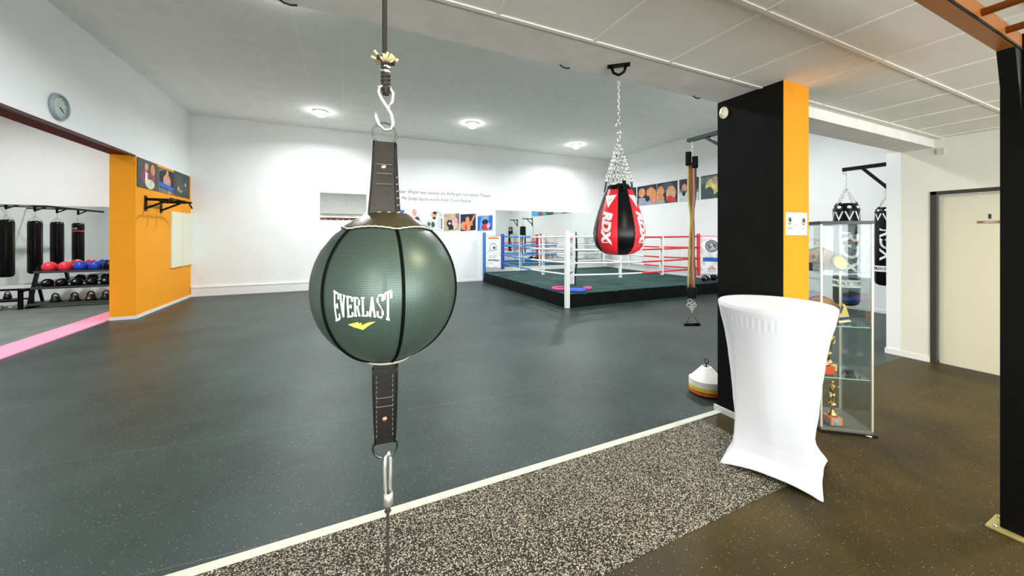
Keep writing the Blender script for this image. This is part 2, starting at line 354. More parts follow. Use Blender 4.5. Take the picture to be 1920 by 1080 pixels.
# baseboards
struct(MB().box(XL, XL+.012, 9.14, YB, 0, .06).box(-3.91, XL+.012, 9.138, 9.15, 0, .06), 'baseboard_left', skirt)
struct(MB().box(XL+.012, 1.3, YB-.035, YB, 0, .22).box(XL+.012, 1.3, YB-.045, YB, .22, .25), 'baseboard_back', skirt, bevel=.004)
struct(MB().box(1.3, XR, YB-.012, YB, 0, .06), 'baseboard_back', skirt)
struct(MB().box(XR-.012, XR, 2.3, 6.6, 0, .06), 'baseboard_right', skirt)
struct(MB().box(6.548, 6.56, DY1, 2.29, 0, .07).box(6.548, 6.56, FY, DY0, 0, .07).box(6.548, 6.76, 2.29, 2.302, 0, .07), 'baseboard_right_front', skirt)
struct(MB().box(SL, -3.92, SY-.02, SY, 0, .1), 'baseboard_side_room', skirt)
# T-bar grid of the low ceiling
b = MB()
x = 0.742-.632*7
while x < 6.5: b.box(x-.012, x+.012, FY, 1.795, ZL-.006, ZL); x += .632
for k in range(10):
    y = 1.79-.62*k; b.box(-4.0, 6.56, y-.012, y+.012, ZL-.007, ZL)
struct(b, 'trim_5', tbar)
# thin black strip under the left lintel edge
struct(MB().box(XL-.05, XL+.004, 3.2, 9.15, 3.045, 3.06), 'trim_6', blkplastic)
# door and frame
d = tag(MB().box(6.60, 6.64, DY0+.04, DY1-.06, .008, DZ-.045).build('door_1', doorm, bevel=.003), kind='structure')
MB().box(6.585, 6.60, DY0+.04, DY0+.06, .9, 1.1).build('door_seal', grayp, d)
hb = MB(); hb.cyl((6.60, DY0+.13, 1.05), (6.55, DY0+.13, 1.05), .01, 10).cyl((6.55, DY0+.13, 1.05), (6.55, DY0+.25, 1.05), .01, 10)
hb.build('door_handle', chrome, d)
b = MB().box(6.545, 6.66, DY1-.05, DY1, 0, DZ).box(6.545, 6.66, DY0, DY0+.04, 0, DZ).box(6.545, 6.66, DY0, DY1, DZ-.04, DZ)
struct(b, 'trim_7', grayp)
# ------------------------------------------------------------------ LAMPS
def ceiling_lamp(x, y, z, label, r, power, col, em=True):
    t = empty('ceiling_lamp', (x, y, z), label, 'ceiling light', group=None)
    MB().lathe([(r, -.0), (r+.03, -.0), (r+.03, -.02), (r, -.025), (r, -.0)], 32).build('lamp_ring', whitem, t)
    MB().lathe([(0, -.15), (r*.35, -.142), (r*.68, -.118), (r*.9, -.07), (r*.98, -.0)], 32).build('diffuser', lamp_e, t)  # deep dome shape imitates the round glow spreading around the lamp
    area('lamp_light', (0, 0, -.155), (0, 0, 0), 2*r, 0, power, col, t, 'DISK', spread=math.radians(162))
    return t
HL = [(-.53, 10.2, 'round glowing ceiling spotlight, leftmost of the three over the far wall'), (3.21, 9.52, 'round glowing ceiling spotlight, the middle one of three over the far wall'),
      (7.16, 10.27, 'round glowing ceiling spotlight above the boxing ring, rightmost of three')]
for x, y, l in HL: ceiling_lamp(x, y, ZC, l, .14, HALL_LAMP_W, HALL_LAMP_C)
for x, y in ((-.8, 5.2), (3.2, 4.6), (7.2, 4.9)): tag(ceiling_lamp(x, y, ZC, 'round ceiling spotlight nearer the low beam, out of sight above it', .17, HALL_LAMP_W*1.1, HALL_LAMP_C), group='nearer hall ceiling lights')
for x, y, k in ((-1.2, -1.9, 1), (1.15, -.30, .6), (4.9, -1.7, 1), (4.9, .2, 1)): tag(ceiling_lamp(x, y, ZL, 'round warm ceiling light in the low ceiling behind the viewer', .12, LOW_LAMP_W*k, LOW_LAMP_C), group='low ceiling lights')
for x, y in ((-6.4, 9.6), (-6.4, 6.0)): tag(ceiling_lamp(x, y, ZC, 'round ceiling light in the side room', .14, SIDE_LAMP_W, HALL_LAMP_C), group='side room ceiling lights')
# ------------------------------------------------------------------ MIRRORS
def mirror_panel(name_label, x0, x1, y, z0, z1):
    o = MB().box(x0, x1, y-.006, y, z0, z1).build('wall_mirror', mirror); tag(o, name_label, 'mirror')
    return o
mirror_panel('tall frameless mirror on the far white wall, partly behind the ball', -.63, .617, YB, .5, 2.815)
mirror_panel('wide frameless mirror on the far wall behind the boxing ring', 4.85, 9.75, YB, .45, 2.465)
mirror_panel('long low mirror on the side room wall behind the ball rack', SL+.1, -3.95, SY, .46, 2.26)
# ------------------------------------------------------------------ WALL CLOCK
t = empty('wall_clock', (XL, 7.1, 3.32), 'round grey wall clock high on the left wall above the opening', 'clock')
MB().lathe([(.150, 0), (.178, .0), (.182, .03), (.165, .05), (.150, .045), (.150, .0)], 40).build('clock_frame', C('clock frame', 150, 160, 162, .3), t, rot=(0, PI/2, 0))
MB().lathe([(0, .018), (.155, .018)], 40).build('clock_face', C('clock face', 205, 212, 208), t, rot=(0, PI/2, 0))
b = MB()
for k in range(12):
    a = k*PI/6; b.bar((.0195, math.sin(a)*.12, math.cos(a)*.12), (.0195, math.sin(a)*.14, math.cos(a)*.14), .008, .002)
b.build('dial_marks', C('clock mark', 120, 125, 125), t)
MB().bar((.022, 0, 0), (.022, .075*math.cos(-.5), .075*math.sin(-.5)), .010, .003).build('hour_hand', blkplastic, t)
MB().bar((.025, 0, 0), (.025, .11*math.cos(-.7), .11*math.sin(-.7)), .006, .003).build('minute_hand', blkplastic, t)
MB().lathe([(0, .047), (.152, .047)], 32).build('clock_glass', clear, t, rot=(0, PI/2, 0))
# ------------------------------------------------------------------ POSTERS
def poster(name, org, u, n, wd, ht, bg, shapes, label, cat='poster', group=None, skew=0.0, thick=.012, border=None):
    """org = lower-left corner on the wall, u along it, n out of it; shapes in 0..1"""
    b = MB(); O = Vector(org); U = Vector(u); Nn = Vector(n); Z = Vector((0, 0, 1))
    def P(a, c, off): return O+U*(a*wd)+Z*(c*ht+skew*a)+Nn*off
    front = lambda o: [P(0, 0, o), P(1, 0, o), P(1, 1, o), P(0, 1, o)]
    b.add(front(0)+front(thick), [(3,2,1,0),(4,5,6,7),(0,1,5,4),(1,2,6,5),(2,3,7,6),(3,0,4,7)], bg)
    off = thick
    for sh in shapes:
        off += .0006; k = sh[0]; m = sh[1]
        if k == 'e':
            _, _, cx, cy, rx, ry = sh[:6]; ro = sh[6] if len(sh) > 6 else 0
            pts = []
            for i in range(16):
                a = 2*PI*i/16; x, y = rx*math.cos(a), ry*math.sin(a); x, y = x*math.cos(ro)-y*math.sin(ro), x*math.sin(ro)+y*math.cos(ro)
                pts.append(P(min(1, max(0, cx+x)), min(1, max(0, cy+y)), off))
            b.add(pts, [tuple(range(16))], m)
        elif k == 'p': b.add([P(x, y, off) for x, y in sh[2]], [tuple(range(len(sh[2])))], m)
        elif k == 'ring':
            _, _, cx, cy, rx, ry, wdt = sh; pts = []
            for i in range(24):
                a = 2*PI*i/24; pts += [P(cx+rx*math.cos(a), cy+ry*math.sin(a), off), P(cx+(rx-wdt)*math.cos(a), cy+(ry-wdt*ry/rx)*math.sin(a), off)]
            b.add(pts, [(2*i, 2*i+1, (2*i+3) % 48, (2*i+2) % 48) for i in range(24)], m)
        elif k == 't':
            _, _, txt, cx, cy, size = sh[:6]; flat_text(b, txt, size, P(cx, cy, off), U, Z, m)
    o = b.build(name, fix=False)
    return tag(o, label, cat, group)
skin = C('print skin', 205, 150, 120); skin2 = C('print skin warm', 215, 140, 85); pdark = C('print dark', 22, 24, 34); pgrey = C('print grey', 105, 108, 108)
pred = C('print red', 190, 40, 45); pblue = C('print blue', 40, 100, 190); pcyan = C('print cyan', 60, 180, 215); pmar = C('print maroon', 140, 60, 75)
pwhite = C('print white', 235, 236, 236); pnavy = C('print navy', 15, 22, 60); pbeige = C('print beige', 175, 160, 135); pgreen = C('print green', 45, 85, 70)
plav = C('print lavender', 195, 175, 205); ppink = C('print pink', 220, 170, 165); plg = C('print light grey', 190, 200, 200); pyel = C('print yellow', 215, 200, 120)
psk = C('print sky', 90, 160, 225); pblk = C('print black', 8, 8, 8); hair = C('print hair', 40, 28, 22); pslate = C('print slate', 60, 68, 85)
pmid = C('print mid', 75, 80, 75); palegold = C('print pale gold', 205, 205, 165); psil = C('print silver', 150, 155, 170)
# three pictures on the orange wall
z0 = 2.49; N_ = (1, 0, 0); U_ = (0, 1, 0)
poster('wall_poster', (XL, 9.19, z0), U_, N_, .80, .56, pslate,
       [('e', pmid, .5, .8, .5, .3), ('e', pmar, .38, .42, .22, .28), ('e', pmar, .72, .48, .16, .25), ('p', pwhite, [(.36,.2),(.48,.2),(.48,.55),(.36,.6)]), ('e', skin, .42, .76, .09, .14), ('e', skin2, .74, .72, .11, .2), ('e', palegold, .6, .18, .24, .18)],
       'photo of two people with a pale round belt plate, leftmost on the orange wall')
poster('wall_poster', (XL, 10.03, z0), U_, N_, .78, .52, pgrey,
       [('p', pdark, [(.05,.2),(.98,.1),(.98,.95),(.5,1),(.05,.82)]), ('e', skin, .55, .85, .08, .13), ('e', skin, .53, .5, .24, .3), ('p', pblue, [(.02,.25),(.95,.12),(.95,.3),(.02,.45)]), ('p', skin, [(.6,0),(.75,0),(.75,.12),(.6,.12)])],
       'photo of a bare-chested fighter over a blue ring rope, middle on the orange wall')
poster('wall_poster', (XL, 10.83, z0), U_, N_, .90, .57, C('print murk', 62, 66, 62),
       [('e', pmid, .3, .6, .2, .3), ('e', pbeige, .25, .3, .07, .1), ('e', pmid, .6, .4, .25, .2), ('e', pslate, .8, .7, .14, .2), ('e', plg, .38, .22, .05, .06), ('e', pbeige, .7, .55, .06, .08)],
       'dark crowded group photo, the one nearest the corner on the orange wall')
# row of photos on the far wall
U_ = (1, 0, 0); N_ = (0, -1, 0); Y_ = YB
poster('wall_photo', (1.35, Y_, 1.95), U_, N_, .38, .43, psk, [('p', pblue, [(0,.55),(1,.5),(1,.95),(0,.95)]), ('e', skin, .4, .3, .2, .25), ('p', plg, [(0,0),(1,0),(1,.2),(0,.25)])], 'small blue photo just right of the strap, first in the far wall row')
poster('wall_photo', (1.84, Y_, 1.76), U_, N_, .48, .66, pwhite, [('e', ppink, .42, .3, .34, .32), ('e', plav, .62, .3, .3, .3), ('e', skin, .42, .82, .16, .17), ('e', pslate, .6, .52, .15, .1), ('ring', pmar, .6, .3, .16, .14, .05)], 'photo of a person in a lilac top holding a belt, second in the row')
poster('wall_photo', (2.40, Y_, 1.75), U_, N_, .56, .62, pwhite, [('p', plg, [(.68,.1),(.95,.1),(.95,1),(.68,1)]), ('p', pgrey, [(.9,.05),(.98,.05),(.98,.6),(.9,.6)]), ('e', plg, .3, .25, .28, .28), ('e', pgreen, .2, .3, .08, .1), ('e', skin, .48, .78, .16, .18), ('e', hair, .54, .9, .12, .08), ('e', hair, .5, .62, .1, .07), ('e', pgreen, .42, .28, .1, .15)], 'photo of a dark-bearded person in a pale top, third in the far wall row')
poster('wall_photo', (3.0, Y_, 1.72), U_, N_, .53, .56, pbeige, [('p', pgrey, [(.75,.45),(1,.4),(1,1),(.75,1)]), ('e', pblk, .4, .42, .22, .24), ('e', skin, .42, .74, .12, .14), ('e', ppink, .7, .45, .2, .3), ('e', pwhite, .36, .42, .07, .07), ('e', skin, .68, .8, .08, .12), ('p', pblk, [(.3,.05),(.6,.05),(.6,.3),(.3,.25)])], 'beige photo of two fighters side by side, fourth in the far wall row', skew=.04)
poster('wall_photo', (3.57, Y_, 1.72), U_, N_, .54, .56, pnavy, [('e', skin2, .45, .3, .36, .3), ('p', skin2, [(.6,.4),(.72,.38),(.98,.9),(.9,.98)]), ('e', skin2, .45, .68, .12, .15), ('e', skin2, .15, .3, .14, .25), ('e', pred, .95, .95, .09, .1), ('e', pred, .35, .2, .06, .2), ('e', pblk, .75, .15, .12, .15)], 'navy photo of a fighter raising one arm, fifth in the far wall row', skew=.04)
poster('wall_photo', (4.18, Y_, 1.73), U_, N_, .55, .52, psk, [('p', pblue, [(0,.0),(.1,0),(.25,.95),(0,.9)]), ('p', pblue, [(.75,.3),(1,.2),(1,1),(.75,1)]), ('e', pnavy, .5, .55, .22, .2), ('e', skin, .5, .86, .1, .13), ('e', pred, .5, .22, .24, .22), ('e', plav, .72, .3, .12, .2), ('e', pslate, .85, .15, .1, .1)], 'bright blue photo of a fighter in red shorts, last in the far wall row', skew=.03)
# big prints on the right hall wall
U_ = (0, -1, 0); N_ = (-1, 0, 0)
def rw(y0, y1, bg, sh, label): poster('wall_poster', (XR, y0, 2.66), U_, N_, y0-y1, .70, bg, sh, label)
rw(10.95, 10.26, pdark, [('e', pslate, .4, .6, .3, .2), ('e', pgrey, .7, .2, .2, .2)], 'dark fight poster peeking out beside the red and black bag')
rw(10.20, 9.29, pdark, [('e', pnavy, .5, .8, .4, .2), ('p', psil, [(.05,0),(1,0),(1,.28),(.1,.4)]), ('e', skin2, .25, .65, .18, .24), ('e', skin2, .7, .6, .22, .28), ('e', skin, .3, .75, .1, .1), ('e', pblk, .55, .32, .12, .15), ('e', skin2, .9, .35, .12, .4)], 'poster of two boxers in a clinch on the right wall beside the bag')
rw(9.26, 8.43, pdark, [('e', pslate, .5, .75, .35, .22), ('e', skin2, .18, .4, .2, .45), ('e', skin, .7, .45, .24, .35), ('e', pred, .65, .18, .2, .15), ('e', pblk, .38, .4, .08, .1), ('p', psil, [(0,0),(.4,0),(.4,.12),(0,.18)]), ('e', pred, .8, .1, .15, .1)], 'dark blue poster of a red-skinned boxer crouching, second in the wall strip')
rw(8.35, 7.65, pgrey, [('p', pdark, [(0,.55),(1,.5),(1,1),(0,1)]), ('p', plg, [(0,0),(1,0),(1,.35),(0,.4)]), ('e', skin, .28, .62, .14, .16), ('e', skin, .68, .55, .16, .18), ('e', pwhite, .72, .85, .16, .08, .3), ('e', pwhite, .55, .7, .1, .08), ('e', pblk, .25, .35, .1, .12), ('e', pblk, .5, .2, .06, .05)], 'poster of two people over a grey ring banner, third in the wall strip')
rw(7.57, 6.80, pgreen, [('p', pgrey, [(0,.65),(1,.7),(1,1),(0,.9)]), ('e', pyel, .5, .5, .3, .34), ('e', pslate, .35, .25, .2, .25), ('e', pbeige, .6, .75, .14, .16), ('e', pyel, .85, .6, .14, .2)], 'green and yellow poster behind the hanging resistance bands')
rw(6.74, 5.2, pgrey, [('p', pgreen, [(0,.68),(1,.6),(1,1),(0,1)]), ('p', pcyan, [(0,0),(1,0),(1,.35),(0,.35)]), ('e', skin2, .22, .45, .2, .22), ('p', pred, [(.22,0),(.4,0),(.36,.4),(.24,.4)]), ('e', skin2, .55, .58, .2, .16), ('e', psk, .55, .25, .18, .15), ('p', pslate, [(.42,0),(.46,0),(.46,.6),(.42,.6)])], 'wide poster with turquoise floor next to the black pillar')
# lettering on the far wall
txt_m = C('wall lettering', 70, 72, 72)
b = MB(); flat_text(b, 'Jeder auf dieser Wand war einmal ein Anfänger mit einem Traum,', .152, (2.79, YB-.002, 2.955), (1, 0, 0), (0, 0, 1), txt_m, squeeze=.93)
o = b.build('wall_lettering', fix=False); tag(o, 'upper line of small grey lettering on the far white wall', 'lettering')
b = MB(); flat_text(b, 'Mit Sindas Sports wurde dieser Traum Realität', .152, (2.80, YB-.002, 2.745), (1, 0, 0), (0, 0, 1), txt_m, squeeze=.80)
o = b.build('wall_lettering', fix=False); tag(o, 'lower, shorter line of grey lettering on the far white wall', 'lettering')
# cream board on the orange wall
t = empty('wall_board', (XL, 11.30, .83), 'tall cream panel mounted on the orange wall near the corner', 'board')
MB().box(0, .035, -.66, .55, 0, 1.28).build('panel', C('board cream', 226, 224, 200, .5), t, bevel=.004)
MB().box(.035, .038, -.07, -.062, .02, 1.26).build('panel_seam', C('board seam', 190, 188, 165), t)
# ------------------------------------------------------------------ PULL-UP BAR
t = empty('pull_up_bar', (XL, 9.9, 2.25), 'black wall-mounted pull-up bar with angled grips on the orange wall', 'pull-up bar')
for yy in (-.38, .28):
    MB().box(0, .012, yy-.05, yy+.05, -.20, .10).build('wall_plate', blk, t, bevel=.002)
    b = MB(); b.bar((.01, yy, .03), (.42, yy, .03), .05, .05); b.bar((.01, yy, -.15), (.32, yy, .01), .035, .035); b.build('arm', blk, t)
b = MB(); b.tube([(.42, -.66, -.05), (.42, -.50, .05), (.42, .42, .05), (.42, .62, -.07)], .017, 10); b.build('grip_bar', blk, t)
b = MB()
for yy in (-.2, .12): b.tube([(.15, yy, .02), (.56, yy, .02)], .014, 8)
b.bar((.16, -.38, .03), (.16, .28, .03), .04, .04)
b.build('parallel_grips', blk, t)
for yy in (-.2, .12): MB().tube([(.44, yy, .02), (.565, yy, .02)], .02, 8).build('foam_grip', blkvinyl, t)
# ------------------------------------------------------------------ HEAVY BAGS
def wrap_text(mb, txt, size, R, zc, lon, m, rot90=False, off=.002, sub=1, **k):
    """text wrapped on a vertical cylinder, lon measured from local -Y"""
    vs, fs = text_mesh(txt, size, sub=sub, **k); out = []
    for x, y, _ in vs:
        if rot90: x, y = y, -x
        rr = (R(zc+y) if callable(R) else R)+off; a = lon+x/rr
        out.append((rr*math.sin(a), -rr*math.cos(a), zc+y))
    mb.add(out, fs, m)
def heavy_bag(loc, label, rz, ztop, zbot, zhook, R=.15, style='plain', name='punching_bag', group=None):
    t = empty(name, (loc[0], loc[1], 0), label, 'punching bag', rz, group)
    prof = [(0, zbot), (R*.6, zbot+.003), (R*.9, zbot+.03), (R, zbot+.08), (R, ztop-.09), (R*.93, ztop-.04), (R*.6, ztop-.008), (0, ztop)]
    MB().lathe(prof, 28).build('bag_body', blkvinyl, t)
    b = MB()
    for k in range(4):
        a = PI/4+k*PI/2; b.chain((R*.86*math.cos(a), R*.86*math.sin(a), ztop-.02), (0, 0, (ztop+zhook)/2), .045, .003)
    b.chain((0, 0, (ztop+zhook)/2), (0, 0, zhook), .045, .0035)
    b.build('chain', chrome, t)
    for k in range(4):
        a = PI/4+k*PI/2; c, s_ = math.cos(a), math.sin(a)
        MB().bar((R*1.01*c, R*1.01*s_, ztop-.14), (R*.86*c, R*.86*s_, ztop-.0), .035, .006, up=(c, s_, 0)).build('hanging_strap', blkvinyl, t)
    if style == 'logo':
        b = MB()
        for k in range(8):
            a = PI*k/4
            def Q(x, z, o=.002): return ((R+o)*math.sin(a+x/R), -(R+o)*math.cos(a+x/R), z)
            for sx in (-1, 1):
                b.add([Q(0, ztop-.27, .003), Q(sx*.055, ztop-.13, .003), Q(sx*.035, ztop-.13, .003), Q(0, ztop-.225, .003)], [(0,1,2,3)], pwhite)
            b.sphere((R*.90*math.sin(a), -R*.90*math.cos(a), ztop-.07), .03, pwhite, 8, (1, 1, .8))
        for a0 in (0, PI*.8, -PI*.7):
            wrap_text(b, 'RDX', .30, R, (ztop+zbot)/2+.05, a0, pwhite, rot90=True, off=.003, shear=.2, squeeze=1.0, bold=.005)
        b.build('logo_print', fix=False, parent=t)
        b = MB().lathe([(R+.002, zbot+.27), (R+.002, zbot+.38)], 28, pwhite)
        for k in range(3): wrap_text(b, 'MUAY THAI', .085, R, zbot+.325, k*2*PI/3, pblk, off=.004)
        b.build('label_band', fix=False, parent=t)
    elif style == 'tag':
        b = MB(); wrap_text(b, 'BOX', .09, R, ztop-.2, 0, pwhite, off=.003)
        b.lathe([(R+.002, ztop-.3), (R+.002, ztop-.26)], 28, roper); b.build('label_band', fix=False, parent=t)
    return t
def bag_bracket(a, b_, label, drop=.22, brace_in=.35):
    """horizontal arm from wall point a to tip b_ with a brace below"""
    t = empty('bag_bracket', a, label, 'bag bracket'); d = Vector(b_)-Vector(a); n = d.normalized()
    MB().bar((0, 0, 0), d, .045, .05).build('arm', blk, t)
    MB().bar(n*.01+Vector((0, 0, -drop-.12)), d*.55+Vector((0, 0, -.02)), .035, .035).build('brace', blk, t)
    p = Vector((-n.y, n.x, 0)); q = [p*.05+Vector((0,0,.06)), p*-.05+Vector((0,0,.06)), p*-.05+Vector((0,0,-.42)), p*.05+Vector((0,0,-.42))]
    MB().poly(q, None, n*.01).build('wall_plate', blk, t)
    MB().torus(d+Vector((0, 0, -.045))-n*.02, .02, .005, 'x', n=12, k=6).build('hook', chrome, t)
    return t
bag_bracket((6.67, 2.29, 2.53), (6.67, 2.80, 2.53), 'black steel arm holding the nearer logo bag behind the display case')
heavy_bag((6.67, 2.76), 'black heavy bag with white logo, seen through the glass display case', -.95, 2.04, .545, 2.47, .15, 'logo')
bag_bracket((XR, 3.28, 2.53), (9.33, 3.28, 2.53), 'black steel arm on the right wall, tip just left of the door wall corner')
heavy_bag((9.36, 3.28), 'black heavy bag with white logo, half hidden by the door wall corner', -1.15, 2.11, .61, 2.47, .15, 'logo')
bag_bracket((XR, 5.25, 2.53), (9.2, 5.25, 2.53), 'black steel arm on the right wall behind the pillar, seen only in the ring mirror')
heavy_bag((9.22, 5.25), 'plain black heavy bag behind the pillar, seen only in the ring mirror', 0, 2.1, .6, 2.47, .17)
# side room: rail with four bags (seen in the long mirror)
t = empty('bag_rail', (-8.2, 8.4, 0), 'black steel bag rail along the left side of the side room, seen in the mirror', 'bag rail')
MB().box(-.03, .03, -3.0, 2.6, 2.42, 2.48).build('rail', blk, t)
sb = [(9.70, 'first and largest black heavy bag in the side room mirror, cut by the photo edge'), (8.70, 'second black heavy bag in the side room mirror, counted from the left edge'),
      (7.80, 'third black heavy bag in the side room mirror, above the red balls'), (6.80, 'smallest black heavy bag in the side room mirror, with a label near its top')]
for y, l in sb:
    b = MB(); b.bar((-1.19, y-8.4, 2.45), (0, y-8.4, 2.45), .035, .035)
    b.bar((0, y-8.4, 2.44), (0, y-8.4, 2.28), .05, .03); b.bar((0, y-8.4+.02, 2.28), (0, y-8.4-.42, 2.42), .03, .03); b.build('bracket', blk, t)
    heavy_bag((-8.2, y), l, PI if y > 7 else PI+.35, 2.0, .45, 2.28, .145, 'tag' if y < 7 else 'plain')
# ------------------------------------------------------------------ BALL RACK
RY = 11.62
t = empty('ball_rack', (-5.35, RY, 0), 'black three-tier rack in the side room carrying red and blue balls', 'rack')
for xx in (-.78, .78):
    b = MB(); b.bar((xx, -.22, 0.02), (xx, .06, .86), .05, .06); b.bar((xx, -.28, .02), (xx, .22, .02), .05, .04); b.bar((xx, .2, .02), (xx, .05, .5), .04, .04); b.build('upright', blk, t)
for z, yc in ((.74, .03), (.40, -.07), (.06, -.15)):
    b = MB(); b.box(-.78, .78, yc-.12, yc-.10, z, z+.045).box(-.78, .78, yc+.08, yc+.10, z+.0, z+.06).box(-.78, .78, yc-.12, yc+.10, z-.005, z+.004)
    b.build('shelf', mat('shelf metal', (.05, .06, .055, 1), .4), t)
balls = [(-5.94, 'red', 'red exercise ball at the left end of the rack top'), (-5.69, 'red', 'red exercise ball beside the blue ones on the rack top'),
         (-5.445, 'blue', 'blue exercise ball next to the red ones on the rack top'), (-5.20, 'blue', 'blue exercise ball right of another blue one on the rack top'), (-4.955, 'black', 'black exercise ball on the rack top, cut off by the orange wall end')]
bm_ = {'red': mat('ball red', (.85, .03, .06, 1), .35), 'blue': mat('ball blue', (.01, .06, .55, 1), .35), 'black': blkvinyl}
for x, c, l in balls:
    o = MB().sphere((0, 0, .11), .118, bm_[c], 28).torus((0, 0, .11), .1175, .0015, 'x', bm_[c], 32, 4).build('exercise_ball'); o.location = (x, RY+.02, .755); tag(o, l, 'ball')
def medball(r, c1):
    b = MB().sphere((0, 0, r), r, blkvinyl, 24)
    for a in (0, PI/2): b.sphere((math.cos(a-PI/2)*r*.55, math.sin(a-PI/2)*r*.75, r*1.25), r*.35, c1, 10, (1, .7, .8))
    return b
pm = C('mark pink', 220, 90, 170); cm = C('mark cyan', 150, 215, 225); om = C('mark orange', 240, 130, 60); rm_ = C('mark dark red', 130, 40, 45)
for i, (x, c, l) in enumerate([(-5.92, plav, 'black medicine ball with pale mark, left end of the middle shelf'), (-5.70, pm, 'black medicine ball with pink mark on the middle rack shelf'), (-5.46, cm, 'black medicine ball with a pale cyan mark, centre of the middle shelf'),
                                (-5.22, psk, 'black medicine ball with small blue mark on the middle rack shelf'), (-4.98, plg, 'black medicine ball with grey mark, by the orange wall end')]):
    o = medball(.10, c).build('medicine_ball'); o.location = (x, RY-.08, .415); tag(o, l, 'medicine ball')
def kettlebell(r, c):
    b = MB().lathe([(0, 0), (r*.6, 0), (r*.95, r*.5), (r, r*.9), (r*.75, r*1.6), (r*.35, r*1.85), (0, r*1.9)], 20, blkplastic)
    pts = [(r*.62*math.cos(a), 0, r*1.7+r*.95*math.sin(a)) for a in [PI*k/10 for k in range(-1, 12)]]
    b.tube(pts, r*.17, 8, blkplastic)
    if c: b.lathe([(0, 0), (r*.3, 0)], 12, c)
    if c: b.sphere((0, -r*.85, r*.95), r*.32, c, 10, (1, .5, 1))
    return b
for x, c, r, l in [(-5.76, None, .085, 'plain black kettlebell at the left of the bottom shelf'), (-5.46, rm_, .085, 'black kettlebell with dark red mark on the bottom shelf'),
                  (-5.20, om, .09, 'black kettlebell with orange mark on the bottom shelf'), (-4.95, None, .09, 'black kettlebell by the orange wall end on the bottom shelf')]:
    o = kettlebell(r, c).build('kettlebell'); o.location = (x, RY-.16, .066); tag(o, l, 'kettlebell')
# low rack at the left
t = empty('kettlebell_rack', (-6.9, 11.45, 0), 'low black rack at the left edge with small kettlebells', 'rack')
for xx in (-.7, .7):
    b = MB(); b.box(xx-.03, xx+.03, -.16, -.11, 0, .40).box(xx-.03, xx+.03, .14, .19, 0, .40).box(xx-.03, xx+.03, -.16, .19, .37, .42); b.build('leg_frame', blk, t)
MB().box(-.7, .7, -.15, -.10, .17, .21).box(-.7, .7, .13, .18, .17, .21).box(-.7, .7, -.14, .17, .19, .20).build('shelf', blk, t)
MB().box(-.7, .7, .14, .18, .375, .415).build('rail', blk, t)
for k, l in enumerate(['leftmost', 'second', 'third', 'fourth', 'rightmost']):
    o = kettlebell(.062, plg if k % 2 else None).build('kettlebell'); o.location = (-7.42+.24*k, 11.45, .212); tag(o, 'small black kettlebell on the low rack shelf, %s of the five' % l, 'kettlebell')
for k in range(3):
    b = MB()
    for sx in (-1, 1): b.cyl((sx*.09, 0, .05), (sx*.16, 0, .05), .05, 6, psil)
    b.cyl((-.1, 0, .05), (.1, 0, .05), .015, 10, chrome); o = b.build('dumbbell'); o.location = (-7.25+.42*k, 11.40, .001); o.rotation_euler = (0, 0, .1*k)
    tag(o, 'silver dumbbell on the floor below the low rack, %s of three' % ['left', 'middle', 'right'][k], 'dumbbell')
# ------------------------------------------------------------------ BOXING RING
RX0, RX1, RY0, RY1, RZ = 4.34, 9.62, 6.59, 11.72, .31
ring = empty('boxing_ring', ((RX0+RX1)/2, (RY0+RY1)/2, 0), 'boxing ring with green canvas, white, red and blue ropes at the far right', 'boxing ring')
cx, cy = (RX0+RX1)/2, (RY0+RY1)/2; hx, hy = (RX1-RX0)/2, (RY1-RY0)/2
b = MB()
n = 60
for (ax, ay, bx, by, nx, ny) in ((-hx, -hy, hx, -hy, 0, -1), (-hx, hy, -hx, -hy, -1, 0), (hx, -hy, hx, hy, 1, 0), (hx, hy, -hx, hy, 0, 1)):
    vs = []
    for i in range(n+1):
        f = i/n; x, y = ax+(bx-ax)*f, ay+(by-ay)*f; wv = .008*math.sin(i*1.9)+.006*math.sin(i*.7)
        vs += [(x, y, RZ-.02), (x+nx*(.012+wv), y+ny*(.012+wv), .0)]
    b.add(vs, [(2*i, 2*i+1, 2*i+3, 2*i+2) for i in range(n)], None, True)
b.build('apron', apron_m, ring, fix=False)
MB().box(-hx, hx, -hy, hy, RZ-.06, RZ).build('canvas', canvas_m, ring, bevel=.02)
MB().box(-hx+.03, hx-.03, -hy+.03, hy-.03, .01, RZ-.06).build('platform', blk, ring)
corners = {'white_near': (-1, -1, ropew), 'red': (1, -1, roper), 'blue': (-1, 1, ropeb), 'white_far': (1, 1, ropew)}
ins = .50
ZR = [.64, .92, 1.23, 1.54]
